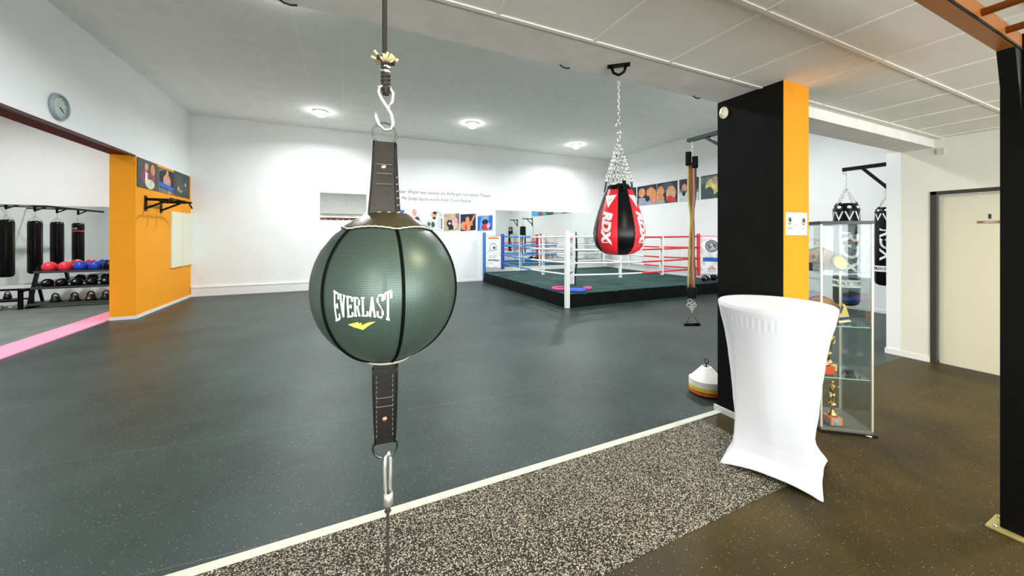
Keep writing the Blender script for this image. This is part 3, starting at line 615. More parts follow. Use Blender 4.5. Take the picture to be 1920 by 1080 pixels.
for k, (sx, sy, m) in corners.items():
    px, py = sx*(hx-.03), sy*(hy-.03); qx, qy = sx*(hx-ins), sy*(hy-ins)
    b = MB(); b.box(px-.045, px+.045, py-.045, py+.045, 0.0, 1.66) if k != 'white_near' else b.box(px-.045, px+.045, py-.062, py+.028, 0.0, 1.66)
    b.box(px-.05, px+.05, py-.05, py+.05, 1.655, 1.67)
    o = b.build('corner_post', {'red': roper, 'blue': ropeb}.get(k, ropew), ring, bevel=.008); o['label'] = '%s square corner post' % k.split('_')[0]
    b = MB(); u = Vector((qx-px, qy-py, 0)).normalized(); v = Vector((-u.y, u.x, 0))
    # upholstered turnbuckle pad standing at the rope corner
    pw = .085 if m is not ropew else .05
    b.poly([Vector((qx, qy, 0))+u*a+v*c+Vector((0, 0, RZ+.12)) for a, c in ((-.02, -pw), (.06, -pw*.5), (.06, pw*.5), (-.02, pw))], None, (0, 0, 1.62-RZ-.12))
    o = b.build('corner_pad', {'red': roper, 'blue': blued}.get(k, ropew), ring, bevel=.012); o['label'] = '%s upholstered corner pad' % k.split('_')[0]
    b = MB()
    for z in ZR: b.tube([(px, py, z), (px+(qx-px)*.45, py+(qy-py)*.45, z)], .012, 8).tube([(px+(qx-px)*.4, py+(qy-py)*.4, z), (qx, qy, z)], .018, 8)
    b.build('turnbuckle', zinc if m is ropew else m, ring)
    # sponsor panel hung over the turnbuckles
    b = MB(); P0 = Vector((px, py, 0))+u*.07; L_ = (Vector((qx, qy, 0))-P0).length-.04
    side = v if (k in ('red',)) else -v
    if k == 'white_near': side = v
    if k == 'blue': side = -v
    cam_l = Vector((0-cx, 0-cy, 0)); side = v if v.dot(cam_l-P0) > 0 else -v
    uu = u if u.cross(Vector((0, 0, 1))).dot(side) > 0 else -u      # reading direction
    O = (P0 if uu == u else P0+u*L_)+side*.03
    b.add([O, O+uu*L_, O+uu*L_+Vector((0,0,1.05)), O+Vector((0,0,1.05))]+[p-side*.012 for p in (O, O+uu*L_, O+uu*L_+Vector((0,0,1.05)), O+Vector((0,0,1.05)))], [(0,1,2,3),(7,6,5,4),(0,4,5,1),(1,5,6,2),(2,6,7,3),(3,7,4,0)], pwhite)
    for vi in range(len(b.v)-8, len(b.v)): b.v[vi].z += RZ+.18
    def Q(a, z, o=.002): return O+uu*a+Vector((0, 0, RZ+.18+z))+side*o
    def disc(a, z, r, m_, r2=0, o=.002):
        if r2:
            pts = []
            for i in range(20):
                an = 2*PI*i/20; pts += [Q(a+r*math.cos(an), z+r*math.sin(an), o), Q(a+r2*math.cos(an), z+r2*math.sin(an), o)]
            b.add(pts, [(2*i, 2*i+1, (2*i+3) % 40, (2*i+2) % 40) for i in range(20)], m_)
        else: b.add([Q(a+r*math.cos(2*PI*i/20), z+r*math.sin(2*PI*i/20), o) for i in range(20)], [tuple(range(20))], m_)
    h = L_/2
    if k == 'red':
        disc(h, .78, .17, pgrey); disc(h, .78, .13, plg, .115, .003); disc(h-.02, .82, .04, plg, 0, .004); b.add([Q(h-.05, .68, .004), Q(h+.08, .70, .004), Q(h+.02, .80, .004)], [(0,1,2)], plg)
        b.add([Q(.05, .36), Q(L_-.05, .36), Q(L_-.05, .46), Q(.05, .46)], [(0,1,2,3)], pblue); b.add([Q(.05, .345), Q(L_-.05, .345), Q(L_-.05, .36), Q(.05, .36)], [(0,1,2,3)], pgrey)
        b.add([Q(h-.14, .12), Q(h+.14, .12), Q(h, .26)], [(0,1,2)], ppink); b.add([Q(h-.1, .06), Q(h+.1, .06), Q(h+.1, .09), Q(h-.1, .09)], [(0,1,2,3)], plg)
    else:
        b.add([Q(.06, .96), Q(L_-.06, .96), Q(L_-.1, 1.01), Q(h, 1.03), Q(.1, 1.01)], [(0,1,2,3,4)], om)
        disc(h, .68, .13, pgreen, .115); disc(h+.03, .66, .045, pgreen); 
        for zz in (.33, .38): b.add([Q(.1, zz), Q(L_-.1, zz), Q(L_-.1, zz+.02), Q(.1, zz+.02)], [(0,1,2,3)], plg)
        for zz in (.22,): b.add([Q(.08, zz), Q(L_-.08, zz), Q(L_-.08, zz+.04), Q(.08, zz+.04)], [(0,1,2,3)], pgrey)
        if k == 'white_near': b.add([Q(h-.05, .9), Q(h+.05, .9), Q(h, .98)], [(0,1,2)], pred)
    b.build('sponsor_panel', fix=False, parent=ring)
qx, qy = hx-ins, hy-ins
sides = [((-qx, -qy), (qx, -qy), ropew, roper), ((-qx, qy), (-qx, -qy), ropeb, ropew), ((-qx, qy), (qx, qy), ropeb, ropew), ((qx, qy), (qx, -qy), ropew, roper)]
for (a, c, m1, m2) in sides:
    for zi, z in enumerate(ZR):
        pts = []
        for i in range(17):
            f = i/16; sag = .02*math.sin(PI*f)*(1+(3-zi)*.35); pts.append(Vector((a[0]+(c[0]-a[0])*f, a[1]+(c[1]-a[1])*f, z-sag)))
        for seg, m in ((pts[:9], m1), (pts[8:], m2)):
            o = MB().tube(seg, .022, 8).build('rope', m, ring); o['label'] = {ropew: 'white', roper: 'red', ropeb: 'blue'}[m]+' rope half'
    for f in (.333, .667):
        x, y = a[0]+(c[0]-a[0])*f, a[1]+(c[1]-a[1])*f; nx, ny = (0, 1) if a[1] == c[1] else (1, 0)
        b = MB()
        for s_ in (-1, 1): b.bar((x+nx*.027*s_, y+ny*.027*s_, .54), (x+nx*.027*s_, y+ny*.027*s_, 1.58), .045 if nx == 0 else .008, .008 if nx == 0 else .045, up=(0, 1, 0) if nx == 0 else (0, 1, 0))
        b.box(x-.03, x+.03, y-.03, y+.03, .52, .55)
        b.build('rope_spacer', ropew, ring)
# things on the ring
o = MB().torus((0, 0, .03), .17, .03, 'z', C('cushion pink', 225, 70, 150), 28, 8).build('balance_ring'); o.location = (4.55, 7.16, RZ+.001); tag(o, 'pink ring lying on the canvas left of the white corner post', 'exercise ring')
o = MB().lathe([(0, 0), (.20, 0), (.22, .02), (.20, .045), (0, .05)], 28, C('cushion blue', 30, 80, 200)).build('balance_cushion'); o.location = (4.78, 6.83, RZ+.001); tag(o, 'flat blue cushion on the ring behind the white corner post', 'balance cushion')
o = MB().lathe([(0, 0), (.09, 0), (.10, .03), (.09, .06), (0, .065)], 24, C('cushion pink', 225, 70, 150)).build('balance_cushion'); o.location = (5.14, 6.92, RZ+.001); tag(o, 'small pink cushion on the ring right of the white corner', 'balance cushion')
b = MB(); b.tube([(0, 0, 1.34), (.015, 0, 1.2), (.03, .01, .9), (.02, 0, .6), (-.02, 0, .3), (-.03, 0, .08)], [.014, .02, .026, .024, .02, .012], 8, blkplastic)
o = b.build('skipping_rope'); o.location = (4.99, 7.17, RZ); tag(o, 'black skipping rope bundle hanging at the white near ring corner', 'skipping rope')
for dx, l in ((0, 'black boxing glove on the ring edge left of the sponsor panel'), (.22, 'black boxing glove on the ring edge close to the pillar')):
    b = MB(); b.sphere((0, 0, .09), .085, blkvinyl, 16, (1.3, 1, 1)).sphere((.02, -.09, .08), .04, blkvinyl, 12, (1.3, 1, 1)).cyl((-.09, 0, .08), (-.19, 0, .08), .055, 14, blkvinyl).cyl((-.12, 0, .08), (-.15, 0, .08), .058, 14, pwhite)
    o = b.build('boxing_glove'); o.location = (8.95+dx*1.6, 6.78, RZ+.004); o.rotation_euler = (0, 0, .5-dx*4); tag(o, l, 'boxing glove')
# ------------------------------------------------------------------ DOUBLE-END BALL (close to the camera)
BX, BY, BZ = .0635, .6165, 1.478
fx = math.atan2(-BX, BY)   # local -Y looks to the viewer
t = empty('double_end_ball', (BX, BY, BZ), 'big round green-grey leather punch ball strung between ceiling and floor in front', 'punch ball', fx)
R = .1110; RZ_ = .1160
nu, nv = 120, 72
CAPT, CAPB = math.radians(54), math.radians(-72)
def ballp(lon, lat, off=0.0):
    # five gores: slight flattening between the seams
    g = ((lon-math.radians(11))/(2*PI/6)) % 1.0; bul = 1-.012*(1-math.sin(PI*g)**.7)
    r = (R*bul+off)
    return Vector((r*math.cos(lat)*math.sin(lon), -r*math.cos(lat)*math.cos(lon), (RZ_+off)*math.sin(lat)))
gl = grid_leather('ball leather', (.070, .108, .088, 1), .40)
gl.node_tree.nodes['Principled BSDF'].inputs['Metallic'].default_value = .42
me_b = MB(); vs = []
for j in range(nv+1):
    lat = CAPB+(CAPT-CAPB)*j/nv
    vs += [ballp(2*PI*i/nu, lat) for i in range(nu)]
me_b.add(vs, [(j*nu+i, j*nu+(i+1) % nu, (j+1)*nu+(i+1) % nu, (j+1)*nu+i) for j in range(nv) for i in range(nu)], None, True)
body = me_b.build('leather_ball', gl, t, fix=False)
uvl = body.data.uv_layers.new(name='UVMap')
for p in body.data.polygons:
    for li in p.loop_indices:
        co = body.data.vertices[body.data.loops[li].vertex_index].co
        lon = math.atan2(co.x, -co.y)
        fi = p.index % nu
        if fi >= nu*0.45 and lon < 0: lon += 2*PI
        g = math.degrees(lon)-17
        uvl.data[li].uv = (lon*R*math.cos(math.asin(max(-1, min(1, co.z/RZ_)))*.5)/.0030, math.asin(max(-1, min(1, co.z/RZ_)))*R/.0030)
# leather caps
capl = mat('cap leather', (.060, .050, .024, 1), .25, bump=.06, bscale=120)
b = MB(); vs = []; nn = 100
rows = [(CAPT-.05, 0), (CAPT+.04, 1), (math.radians(64), 1), (math.radians(74), 1), (math.radians(82), 1), (math.radians(89.5), 1)]
for j, (lat, _) in enumerate(rows):
    for i in range(nn):
        lon = 2*PI*i/nn; sc_ = .05*abs(math.sin(lon*3-math.radians(11)*3)) if j == 0 else 0
        vs.append(ballp(lon, lat+sc_, .0022+.004*(j > 2)))
b.add(vs, [(j*nn+i, j*nn+(i+1) % nn, (j+1)*nn+(i+1) % nn, (j+1)*nn+i) for j in range(len(rows)-1) for i in range(nn)], None, True)
b.build('top_cap', capl, t, fix=False)
b = MB(); pts = []
for i in range(120):
    lon = 2*PI*i/120; pts.append(ballp(lon, CAPT-.055+.05*abs(math.sin(lon*3-math.radians(11)*3))+.006*math.sin(i*2.3), .0028))
b.tube(pts, .0011, 5, closed=True); b.build('cap_edge_piping', C('raw leather edge', 205, 200, 180), t)
b = MB().lathe([(.036, -.1115), (.034, -.1155), (.026, -.118), (0, -.119)], 40); b.build('bottom_cap', C('raw leather bottom', 180, 178, 160), t)
for k in range(6):
    lon = math.radians(11)+k*2*PI/6; b = MB(); b.tube([ballp(lon, CAPB+(CAPT-CAPB)*j/50-.0, .0006) for j in range(51)], .0023, 6)
    for j in range(70):
        lat = CAPB+(CAPT-CAPB)*(j+.5)/70; b.tube([ballp(lon-.017, lat, .0006), ballp(lon, lat+.004, .0022), ballp(lon+.017, lat+.008, .0006)], .0006, 4)
    b.build('seam', C('seam black', 6, 6, 5, .6, spec=.08), t)
for k in range(8):
    lon = math.radians(-60+k*32); p = ballp(lon, math.radians(77), .005); b = MB().sphere(p, .0042, None, 10, (1, 1, .6)); b.build('rivet', chrome, t)
# lettering EVERLAST, slab letters drawn as strokes then warped onto the ball
GL = {'E': [[(.25,0),(.25,1)],[(0,1),(.95,1),(.95,.78)],[(0,0),(.95,0),(.95,.22)],[(.25,.52),(.72,.52)],[(.72,.42),(.72,.62)]],
 'V': [[(.18,1),(.5,.02),(.82,1)],[(0,1),(.42,1)],[(.62,1),(1,1)]],
 'R': [[(.25,0),(.25,1)],[(0,1),(.7,1),(.88,.9),(.88,.62),(.7,.52),(.25,.52)],[(.6,.52),(.85,0)],[(0,0),(.48,0)],[(.72,0),(1,0)]],
 'L': [[(.28,0),(.28,1)],[(0,1),(.56,1)],[(0,0),(.95,0),(.95,.26)]],
 'A': [[(.15,0),(.5,1),(.85,0)],[(.28,.34),(.72,.34)],[(0,0),(.34,0)],[(.66,0),(1,0)]],
 'S': [[(.88,.72),(.88,.98),(.3,1),(.12,.88),(.15,.7),(.85,.32),(.88,.12),(.7,0),(.12,.02),(.12,.28)]],
 'T': [[(.5,0),(.5,1)],[(.0,.76),(.02,1),(.98,1),(1,.76)],[(.22,0),(.78,0)]]}
word = 'EVERLAST'; b = MB()
def warp(u, v, off=.0012):
    """u 0..1 over the word, v 0..1 from bottom to top"""
    lon = math.radians(-37.5+40.5*u); c = (2*u-1)**2
    top = .8+4.4*c; bot = -11.8-4.6*c
    return ballp(lon, math.radians(bot+(top-bot)*v), off)
for i, ch in enumerate(word):
    for st in GL[ch]:
        for (x0, y0), (x1, y1) in zip(st[:-1], st[1:]):
            vert = abs(y1-y0) > .5; wu = .022 if vert else .016; wv = .085
            dx, dy = (x1-x0), (y1-y0)
            def UV(x, y): return ((i+.06+.86*x)/8, .04+.92*y)
            n_ = max(2, int(abs(dy)*10)+int(abs(dx)*4)); ptsA = []; 
            for k in range(n_+1):
                f = k/n_; u, v = UV(x0+dx*f, y0+dy*f)
                if abs(dx) > abs(dy)*1.3 : ptsA += [warp(u, v-wv/2), warp(u, v+wv/2)]
                else: ptsA += [warp(u-.017, v), warp(u+.017, v)]
            # extend horizontals by half the stem
            b.add(ptsA, [(2*k, 2*k+1, 2*k+3, 2*k+2) for k in range(n_)], None)
b.build('lettering', C('letter white', 240, 240, 236, .5), t, fix=False)
b = MB()
def lw(x, y): return ballp(math.radians(-27.5+19*x), math.radians(-21.5+6*y), .0014)
lgp = [(0,.62),(.38,1),(.30,.80),(.52,.92),(.46,.66),(.62,.80),(1,.98),(.72,.55),(.52,0),(.2,.32)]
def fan(pts, c):
    pts2 = []
    for a, d_ in zip(pts, pts[1:]+pts[:1]):
        for k in range(4): pts2.append((a[0]+(d_[0]-a[0])*k/4, a[1]+(d_[1]-a[1])*k/4))
    b.add([lw(*c)]+[lw(*p) for p in pts2], [(0, 1+k, 1+(k+1) % len(pts2)) for k in range(len(pts2))])
fan([(0,.65),(.42,.98),(.34,.74),(.56,.9),(.5,.62),(.66,.66),(.78,.9),(1.05,1.0),(.78,.5),(.56,0),(.2,.35)], (.42, .45))
b.build('logo_mark', C('logo yellow', 235, 215, 90, .5), t, fix=False)
# straps and fittings, local z relative to ball centre
HP = .000812; VP = .000862
def lz(py): return 1.56-(py-442)*VP-BZ
def lx(px): return (px-727)*HP
strapm = mat('strap leather', (.022, .017, .010, 1), .36, bump=.05, bscale=120, var=.35, vscale=50, spec=.35)
strapd = mat('strap leather black', (.006, .005, .004, 1), .34, bump=.05, bscale=120, var=.3, vscale=50, spec=.35)
def strap(y0, y1, xa, wa, xb, wb, name, yoff, m=strapm, thick=.004, n=10, bow=.0):
    b = MB(); vs = []
    for i in range(n+1):
        f = i/n; z = lz(y0+(y1-y0)*f); g = f**1.7; x = lx(xa+(xb-xa)*f); w_ = (wa+(wb-wa)*g)*HP/2; yy = yoff(f)
        vs += [(x-w_, yy-thick/2, z), (x+w_, yy-thick/2, z), (x+w_, yy+thick/2, z), (x-w_, yy+thick/2, z)]
    fs = [(4*i+k, 4*i+(k+1) % 4, 4*i+4+(k+1) % 4, 4*i+4+k) for i in range(n) for k in range(4)]+[(0,3,2,1), (4*n, 4*n+1, 4*n+2, 4*n+3)]
    b.add(vs, fs); o = b.build(name, m, t, bevel=.001)
    for q in (0, 1):
        e = MB(); e.tube([(vs[4*i+q][0]*1.0, vs[4*i+q][1]-.0004, vs[4*i+q][2]) for i in range(n+1)], .0014, 6); e.build('edge_piping', strapd, o)
    return o
strap(268, 418, 722, 40, 718, 52, 'strap', lambda f: -.006-.016*f)
strap(268, 418, 724, 40, 728, 50, 'strap', lambda f: .006+.016*f)
b = MB()
for k in range(6):
    z = lz(335+k*13); b.tube([(lx(742), -.012, z), (lx(745+k), 0, z+.003), (lx(742), .012, z+.004)], .0013, 6)
b.tube([(lx(732), -.022, lz(405)), (lx(742), -.017, lz(388)), (lx(743), -.01, lz(370)), (lx(741), -.01, lz(350))], .0012, 6)
b.build('lace', C('lace black white', 150, 150, 140), t)
b = MB()
for py in (313, 330, 349): b.box(lx(707), lx(736), -.0135-.016*(py-268)/150, -.0118-.016*(py-268)/150, lz(py), lz(py)+.0008)
b.build('stitching', C('stitch', 110, 105, 90), t)
b = MB().sphere((lx(720), -.0125, lz(316)), .0045, None, 12, (1, .6, 1)); b.build('rivet', chrome, t)
MB().torus((lx(722), 0, lz(252)), .0180, .0016, 'y', None, 32, 8).build('steel_ring', dark_steel, t)
strap(683, 828, 722, 44, 723, 36, 'strap', lambda f: -.004+.001*f, strapd)
strap(683, 828, 724, 44, 724, 36, 'strap', lambda f: .004, strapd)
b = MB()
for py in (742, 758): b.box(lx(706), lx(739), -.0072, -.0062, lz(py), lz(py)+.0008)
for s_ in (707, 737):
    for k in range(13): b.box(lx(s_)-.0004, lx(s_)+.0004, -.0072, -.0062, lz(700+k*9), lz(705+k*9)+.0)
b.build('stitching', C('stitch', 110, 105, 90), t)
MB().sphere((lx(722), -.007, lz(781)), .0045, None, 12, (1, .6, 1)).build('rivet', C('copper rivet', 200, 150, 120, .3, metal=.9), t)
b = MB(); b.torus((lx(723), 0, lz(836)), .0185, .0017, 'y', None, 32, 8, sz=1.0); b.build('steel_ring', dark_steel, t)
# upper S-hook, knotted rope, cord to the rig beam
b = MB(); pts = [(704, 212), (706, 222), (712, 236), (722, 244), (734, 242), (738, 230), (735, 214), (726, 200), (716, 186), (711, 175), (712, 166), (720, 160), (732, 164), (738, 174), (736, 190), (732, 200)]
b.tube([(lx(x), .0, lz(y)) for x, y in pts], .0030, 8); b.build('s_hook', zinc, t)
ropeblk = C('rope dark', 50, 46, 38, .8)
MB().cyl((lx(722), 0, lz(120)), (lx(722)-.0, 0, 2.512-BZ), .0038, 10).build('upper_cord', ropeblk, t)
b = MB()
for k in range(26):
    a = k*1.7; z = lz(172-k*2.1); r = .006; b.tube([(lx(724)+r*math.cos(a+q), r*math.sin(a+q), z+q*.0006) for q in (0, .8, 1.6, 2.4)], .0021, 6, pwhite if 14 < k < 23 and k % 2 else ropeblk)
b.cyl((lx(724), 0, lz(178)), (lx(723), 0, lz(118)), .0055, 8, ropeblk)
b.torus((lx(724), 0, lz(170)), .006, .0028, 'x', ropeblk, 14, 6)
b.build('knot', fix=False, parent=t)
b = MB(); fray = C('frayed rope end', 215, 195, 150)
for k in range(34):
    a = k*2.4; ln = .012+.008*random.random(); el = .15+.5*random.random()
    b.cyl((lx(723), 0, lz(120)), (lx(723)+ln*1.1*math.cos(a), ln*math.sin(a), lz(118)+ln*el), .0016, 5, fray if k % 4 else ropeblk, r2=.0024)
b.build('frayed_end', fix=False, parent=t)
# lower hook and cord
b = MB(); b.tube([(lx(727), 0, lz(940)), (lx(723), -.001, lz(915)), (lx(722), -.002, lz(880)), (lx(724), 0, lz(856)), (lx(729), .003, lz(850)), (lx(733), .003, lz(862)), (lx(733), .002, lz(890)), (lx(732), 0, lz(940))], .0028, 8)
b.lathe([(.0045, lz(948)), (.0075, lz(946)), (.0075, lz(925)), (.005, lz(923))], 14, None, (lx(729), 0, 0)); b.build('snap_hook', zinc, t)
b = MB(); b.tube([(lx(729), 0, lz(946)), (lx(728), 0, lz(960)), (lx(728), 0, .02-BZ)], [.0045, .0024, .0024], 8); b.torus((lx(728), 0, lz(958)), .0035, .002, 'z', None, 12, 6); b.build('lower_cord', ropeblk, t)
MB().lathe([(0, .02-BZ), (.02, .018-BZ), (.05, .004-BZ), (.05, -BZ), (0, -BZ)], 24, None, (lx(728), 0, 0)).build('floor_anchor', blk, t)
# ------------------------------------------------------------------ TEARDROP BAG
TX, TY = 1.724, 1.965
t = empty('teardrop_bag', (TX, TY, 0), 'red and black teardrop punching bag hanging by chains from the low beam', 'punching bag', math.atan2(-TX, TY))
pr = [(0, 1.427), (.05, 1.429), (.09, 1.437), (.125, 1.455), (.150, 1.483), (.167, 1.525), (.173, 1.57), (.167, 1.62), (.153, 1.68), (.137, 1.735), (.118, 1.79), (.103, 1.835), (.09, 1.872), (.078, 1.90), (.06, 1.915), (0, 1.92)]
def tr(z):
    for (r0, z0_), (r1, z1_) in zip(pr[:-1], pr[1:]):
        if z0_ <= z <= z1_: return r0+(r1-r0)*(z-z0_)/(z1_-z0_+1e-9)
    return .06
def tmat(j, i):
    if j >= 12: return blkvinyl
    a = math.degrees(2*PI*(i+.5)/180)      # lathe angle; local -Y is 270
    lon = (a-270+54) % 90                    # red 52 deg, black 38 deg
    return redv if lon < 52 else blkvinyl
MB().lathe(pr, 180, None, mfun=tmat).build('bag_body', fix=True, parent=t)
b = MB()
for k in range(4):
    for a in (-54, -2):
        lon = math.radians(a+90*k); b.tube([(tr(z)*math.sin(lon), -tr(z)*math.cos(lon), z) for z in [1.44+.46*q/20 for q in range(21)]], .0022, 5)
b.build('seam', C('seam dark', 20, 12, 12), t)
b = MB()
for lon in (-30, 60, 150, 240):
    L0 = math.radians(lon)
    wrap_text(b, 'RDX', .088, tr, 1.625, L0, pwhite, rot90=True, off=.003, sub=1, shear=.25, bold=.006, squeeze=1.08)
    def Q(x, z): rr = tr(z)+.003; return (rr*math.sin(L0+x/rr), -rr*math.cos(L0+x/rr), z)
    b.add([Q(-.044, 1.832), Q(0, 1.832), Q(.044, 1.832), Q(.022, 1.79), Q(0, 1.745), Q(-.022, 1.79)], [(0,1,4,5),(1,2,3,4)], pwhite)
    b.add([Q(-.03, 1.513), Q(.03, 1.513), Q(.03, 1.519), Q(-.03, 1.519)], [(0,1,2,3)], pwhite); b.add([Q(-.012, 1.79), Q(.012, 1.79), Q(.012, 1.81), Q(-.012, 1.81)], [(0,1,2,3)], redv)
b.build('logo_print', fix=False, parent=t)
for k in range(4):
    a = math.radians(22+90*k); c, s_ = math.sin(a), -math.cos(a)
    MB().bar((.101*c, .101*s_, 1.86), (.090*c, .090*s_, 1.93), .024, .005, up=(c, s_, 0)).build('hanging_strap', blkvinyl, t)
b = MB()
for k in range(4):
    a = math.radians(22+90*k); c, s_ = math.sin(a), -math.cos(a)
    b.chain((.094*c, .094*s_, 1.93), (.014*c, .014*s_, 2.175), .036, .0032)
    b.chain((.07*c+.02*s_, .07*s_-.02*c, 1.93), (.014*c, .014*s_, 2.175), .036, .0028)
b.build('bag_chains', chrome, t)
b = MB(); b.chain((0, 0, 2.165), (0, 0, 2.25), .05, .004); b.build('swivel_link', chrome, t)
b = MB(); b.tube([(-.012, 0, 2.245), (-.004, 0, 2.232), (.014, 0, 2.24), (.012, 0, 2.262), (-.004, 0, 2.272), (-.02, 0, 2.285), (-.016, 0, 2.307), (.002, 0, 2.313), (.014, 0, 2.30)], .004, 7)
for p in b.v: p.z += .03
b.build('s_hook', chrome, t)
MB().chain((0, 0, 2.33), (0, 0, 2.63), .03, .0026).chain((0, 0, 2.24), (0, 0, 2.29), .03, .003).build('single_chain', chrome, t)
t2 = empty('ceiling_hook', (TX, TY, ZL), 'black bracket screwed under the low beam, holding the teardrop bag', 'ceiling bracket', math.atan2(-TX, TY))
b = MB(); b.bar((-.075, 0, -.004), (.075, 0, -.004), .05, .008); b.tube([(-.05, 0, -.006), (-.035, 0, -.05), (0, 0, -.07), (.035, 0, -.05), (.05, 0, -.006)], .010, 8); b.build('bracket', blk, t2)
for x in (-.06, .06): MB().sphere((x, 0, -.01), .008, None, 8).build('bolt', blk, t2)
MB().tube([(0, 0, -.06), (0, 0, -.08), (-.012, 0, -.095), (-.006, 0, -.112), (.008, 0, -.108)], .004, 7).build('hook', chrome, t2)
# small black cable hooks at the beam edge
for (x, y, l) in ((-.245, 2.13, 'small black cable clip at the beam edge near the top of the photo'), (1.40, 2.13, 'small black cable clip at the beam edge left of the teardrop bag'), (2.72, 2.13, 'small black cable clip at the beam edge near the pillar')):
    o = MB().tube([(-.05, 0, 0), (-.03, .0, -.012), (.0, 0, -.016), (.03, 0, -.010)], .005, 6).build('cable_clip', blkplastic); o.location = (x, y, ZL); tag(o, l, 'clip')
# ------------------------------------------------------------------ RESISTANCE BANDS
t = empty('wall_bracket', (3.19, PY1, 2.53), 'dark green steel arm on the far side of the pillar carrying resistance bands', 'bracket')
MB().bar((0, .01, 0), (0, .44, 0), .05, .035).build('arm', mat('dark green metal', (.015, .04, .035, 1), .4), t)
MB().bar((0, .01, -.18), (0, .25, -.01), .03, .03).build('brace', MATS['dark green metal'], t)
MB().box(-.04, .04, 0, .012, -.24, .06).build('wall_plate', MATS['dark green metal'], t)
t = empty('resistance_bands', (3.19, 2.56, 0), 'bundle of yellow, orange and grey resistance bands with a black handle at the pillar', 'resistance bands', math.atan2(-3.19, 2.56))
MB().chain((0, 0, 2.52), (0, 0, 2.40), .035, .003).build('hanging_link', zinc, t)
b = MB(); b.box(-.06, -.005, -.03, .03, 2.27, 2.41).box(.0, .055, -.025, .035, 2.24, 2.36); b.build('carabiner_cuffs', blkvinyl, t, bevel=.01)
bands = [('band yellow', (215, 205, 90), -.040, -.030, .006), ('band orange', (225, 135, 50), .005, .005, .012), ('band red', (185, 85, 75), -.008, .0, .009), ('band tan', (200, 160, 120), .018, .012, .008), ('band grey', (95, 100, 90), .036, .022, .007), ('band slate', (110, 105, 120), -.022, -.034, .007)]
for i, (nm, c, x0, x1, w_) in enumerate(bands):
    b = MB(); pts = []
    for k in range(15):
        f = k/14; z = 2.30-f*1.28; x = x0+(x1-x0)*f; x = x*(1-.6*math.exp(-((f-.5)/.22)**2))+.004*math.sin(k*1.3+i); pts.append((x, .012*math.sin(i*2.1)+.008*(i % 3), z))
    b.tube(pts, w_*1.5, 6); b.build('band', C(nm, *c, .6), t)
b = MB(); b.box(-.045, .04, -.03, .03, .93, 1.04); b.build('lower_cuff', blkvinyl, t, bevel=.012)
b = MB()
for x, z in ((-.02, .90), (.01, .88), (-.03, .855), (.02, .86), (.0, .83)): b.torus((x, 0, z), .018, .004, 'y', None, 14, 6)
b.chain((0, 0, .84), (0, 0, .775), .03, .003)
b.build('metal_clips', zinc, t)
b = MB(); b.tube([(-.062, 0, .66), (0, 0, .785), (.062, 0, .675)], .005, 6); b.build('handle_strap', C('strap grey', 90, 95, 90), t)
b = MB(); b.cyl((-.075, 0, .655), (.075, 0, .672), .017, 12); b.build('handle', blkvinyl, t)
# ------------------------------------------------------------------ PILLAR THINGS
t = empty('motion_detector', (PX0, 2.09, 2.63), 'small white motion detector at the top of the black pillar face', 'detector')
b = MB(); b.sphere((-.02, 0, 0), .05, None, 20, (.6, .75, 1.05)); b.sphere((-.035, 0, -.01), .028, None, 14, (.8, .8, .8)); b.build('housing', C('detector cream', 232, 222, 190, .4), t)
MB().cyl((0, 0, .03), (-.015, 0, .03), .02, 12).build('mount', whitem, t)
poster('notice_sheet', (3.045, PY0, 1.565), (1, 0, 0), (0, -1, 0), .285, .175, pwhite,
       [('ring', pgrey, .17, .62, .09, .17, .02), ('ring', pgrey, .83, .60, .09, .17, .02), ('e', hair, .18, .66, .045, .09), ('e', hair, .83, .64, .045, .09), ('e', pbeige, .17, .5, .03, .05), ('e', pbeige, .83, .48, .03, .05),
        ('p', plg, [(.34,.40),(.66,.40),(.66,.44),(.34,.44)]), ('p', plg, [(.38,.58),(.62,.58),(.62,.60),(.38,.60)]), ('p', plg, [(.1,.26),(.24,.26),(.24,.34),(.1,.34)]), ('p', plg, [(.76,.26),(.9,.26),(.9,.34),(.76,.34)])],
       'small white notice with two round emblems on the orange pillar face', 'notice', thick=.003)
# field cones
t = empty('marker_cone_stack', (3.27, 2.46, 0), 'stack of white, yellow and orange marker cones on a wire holder behind the pillar', 'marker cones')
cc = [('cone orange', (200, 80, 30))]*2+[('cone yellow', (220, 195, 40))]*3+[('cone white', (235, 232, 225))]*5
for i, (nm, c) in enumerate(cc):
    z = .012*i+.015; z += .0 if i < 2 else .012
    MB().lathe([(.155, z), (.158, z+.006), (.145, z+.012), (.150*.3, z+.125), (.030, z+.127), (.030, z+.122), (.14, z+.008), (.150, z)], 40).build('marker_cone', C(nm, *c, .5), t)
b = MB(); b.cyl((0, 0, 0), (0, 0, .30), .006, 8); b.torus((0, 0, .315), .022, .004, 'x', None, 16, 6); b.lathe([(0, 0), (.10, 0), (.10, .008), (0, .01)], 24); b.build('holder', blkplastic, t)
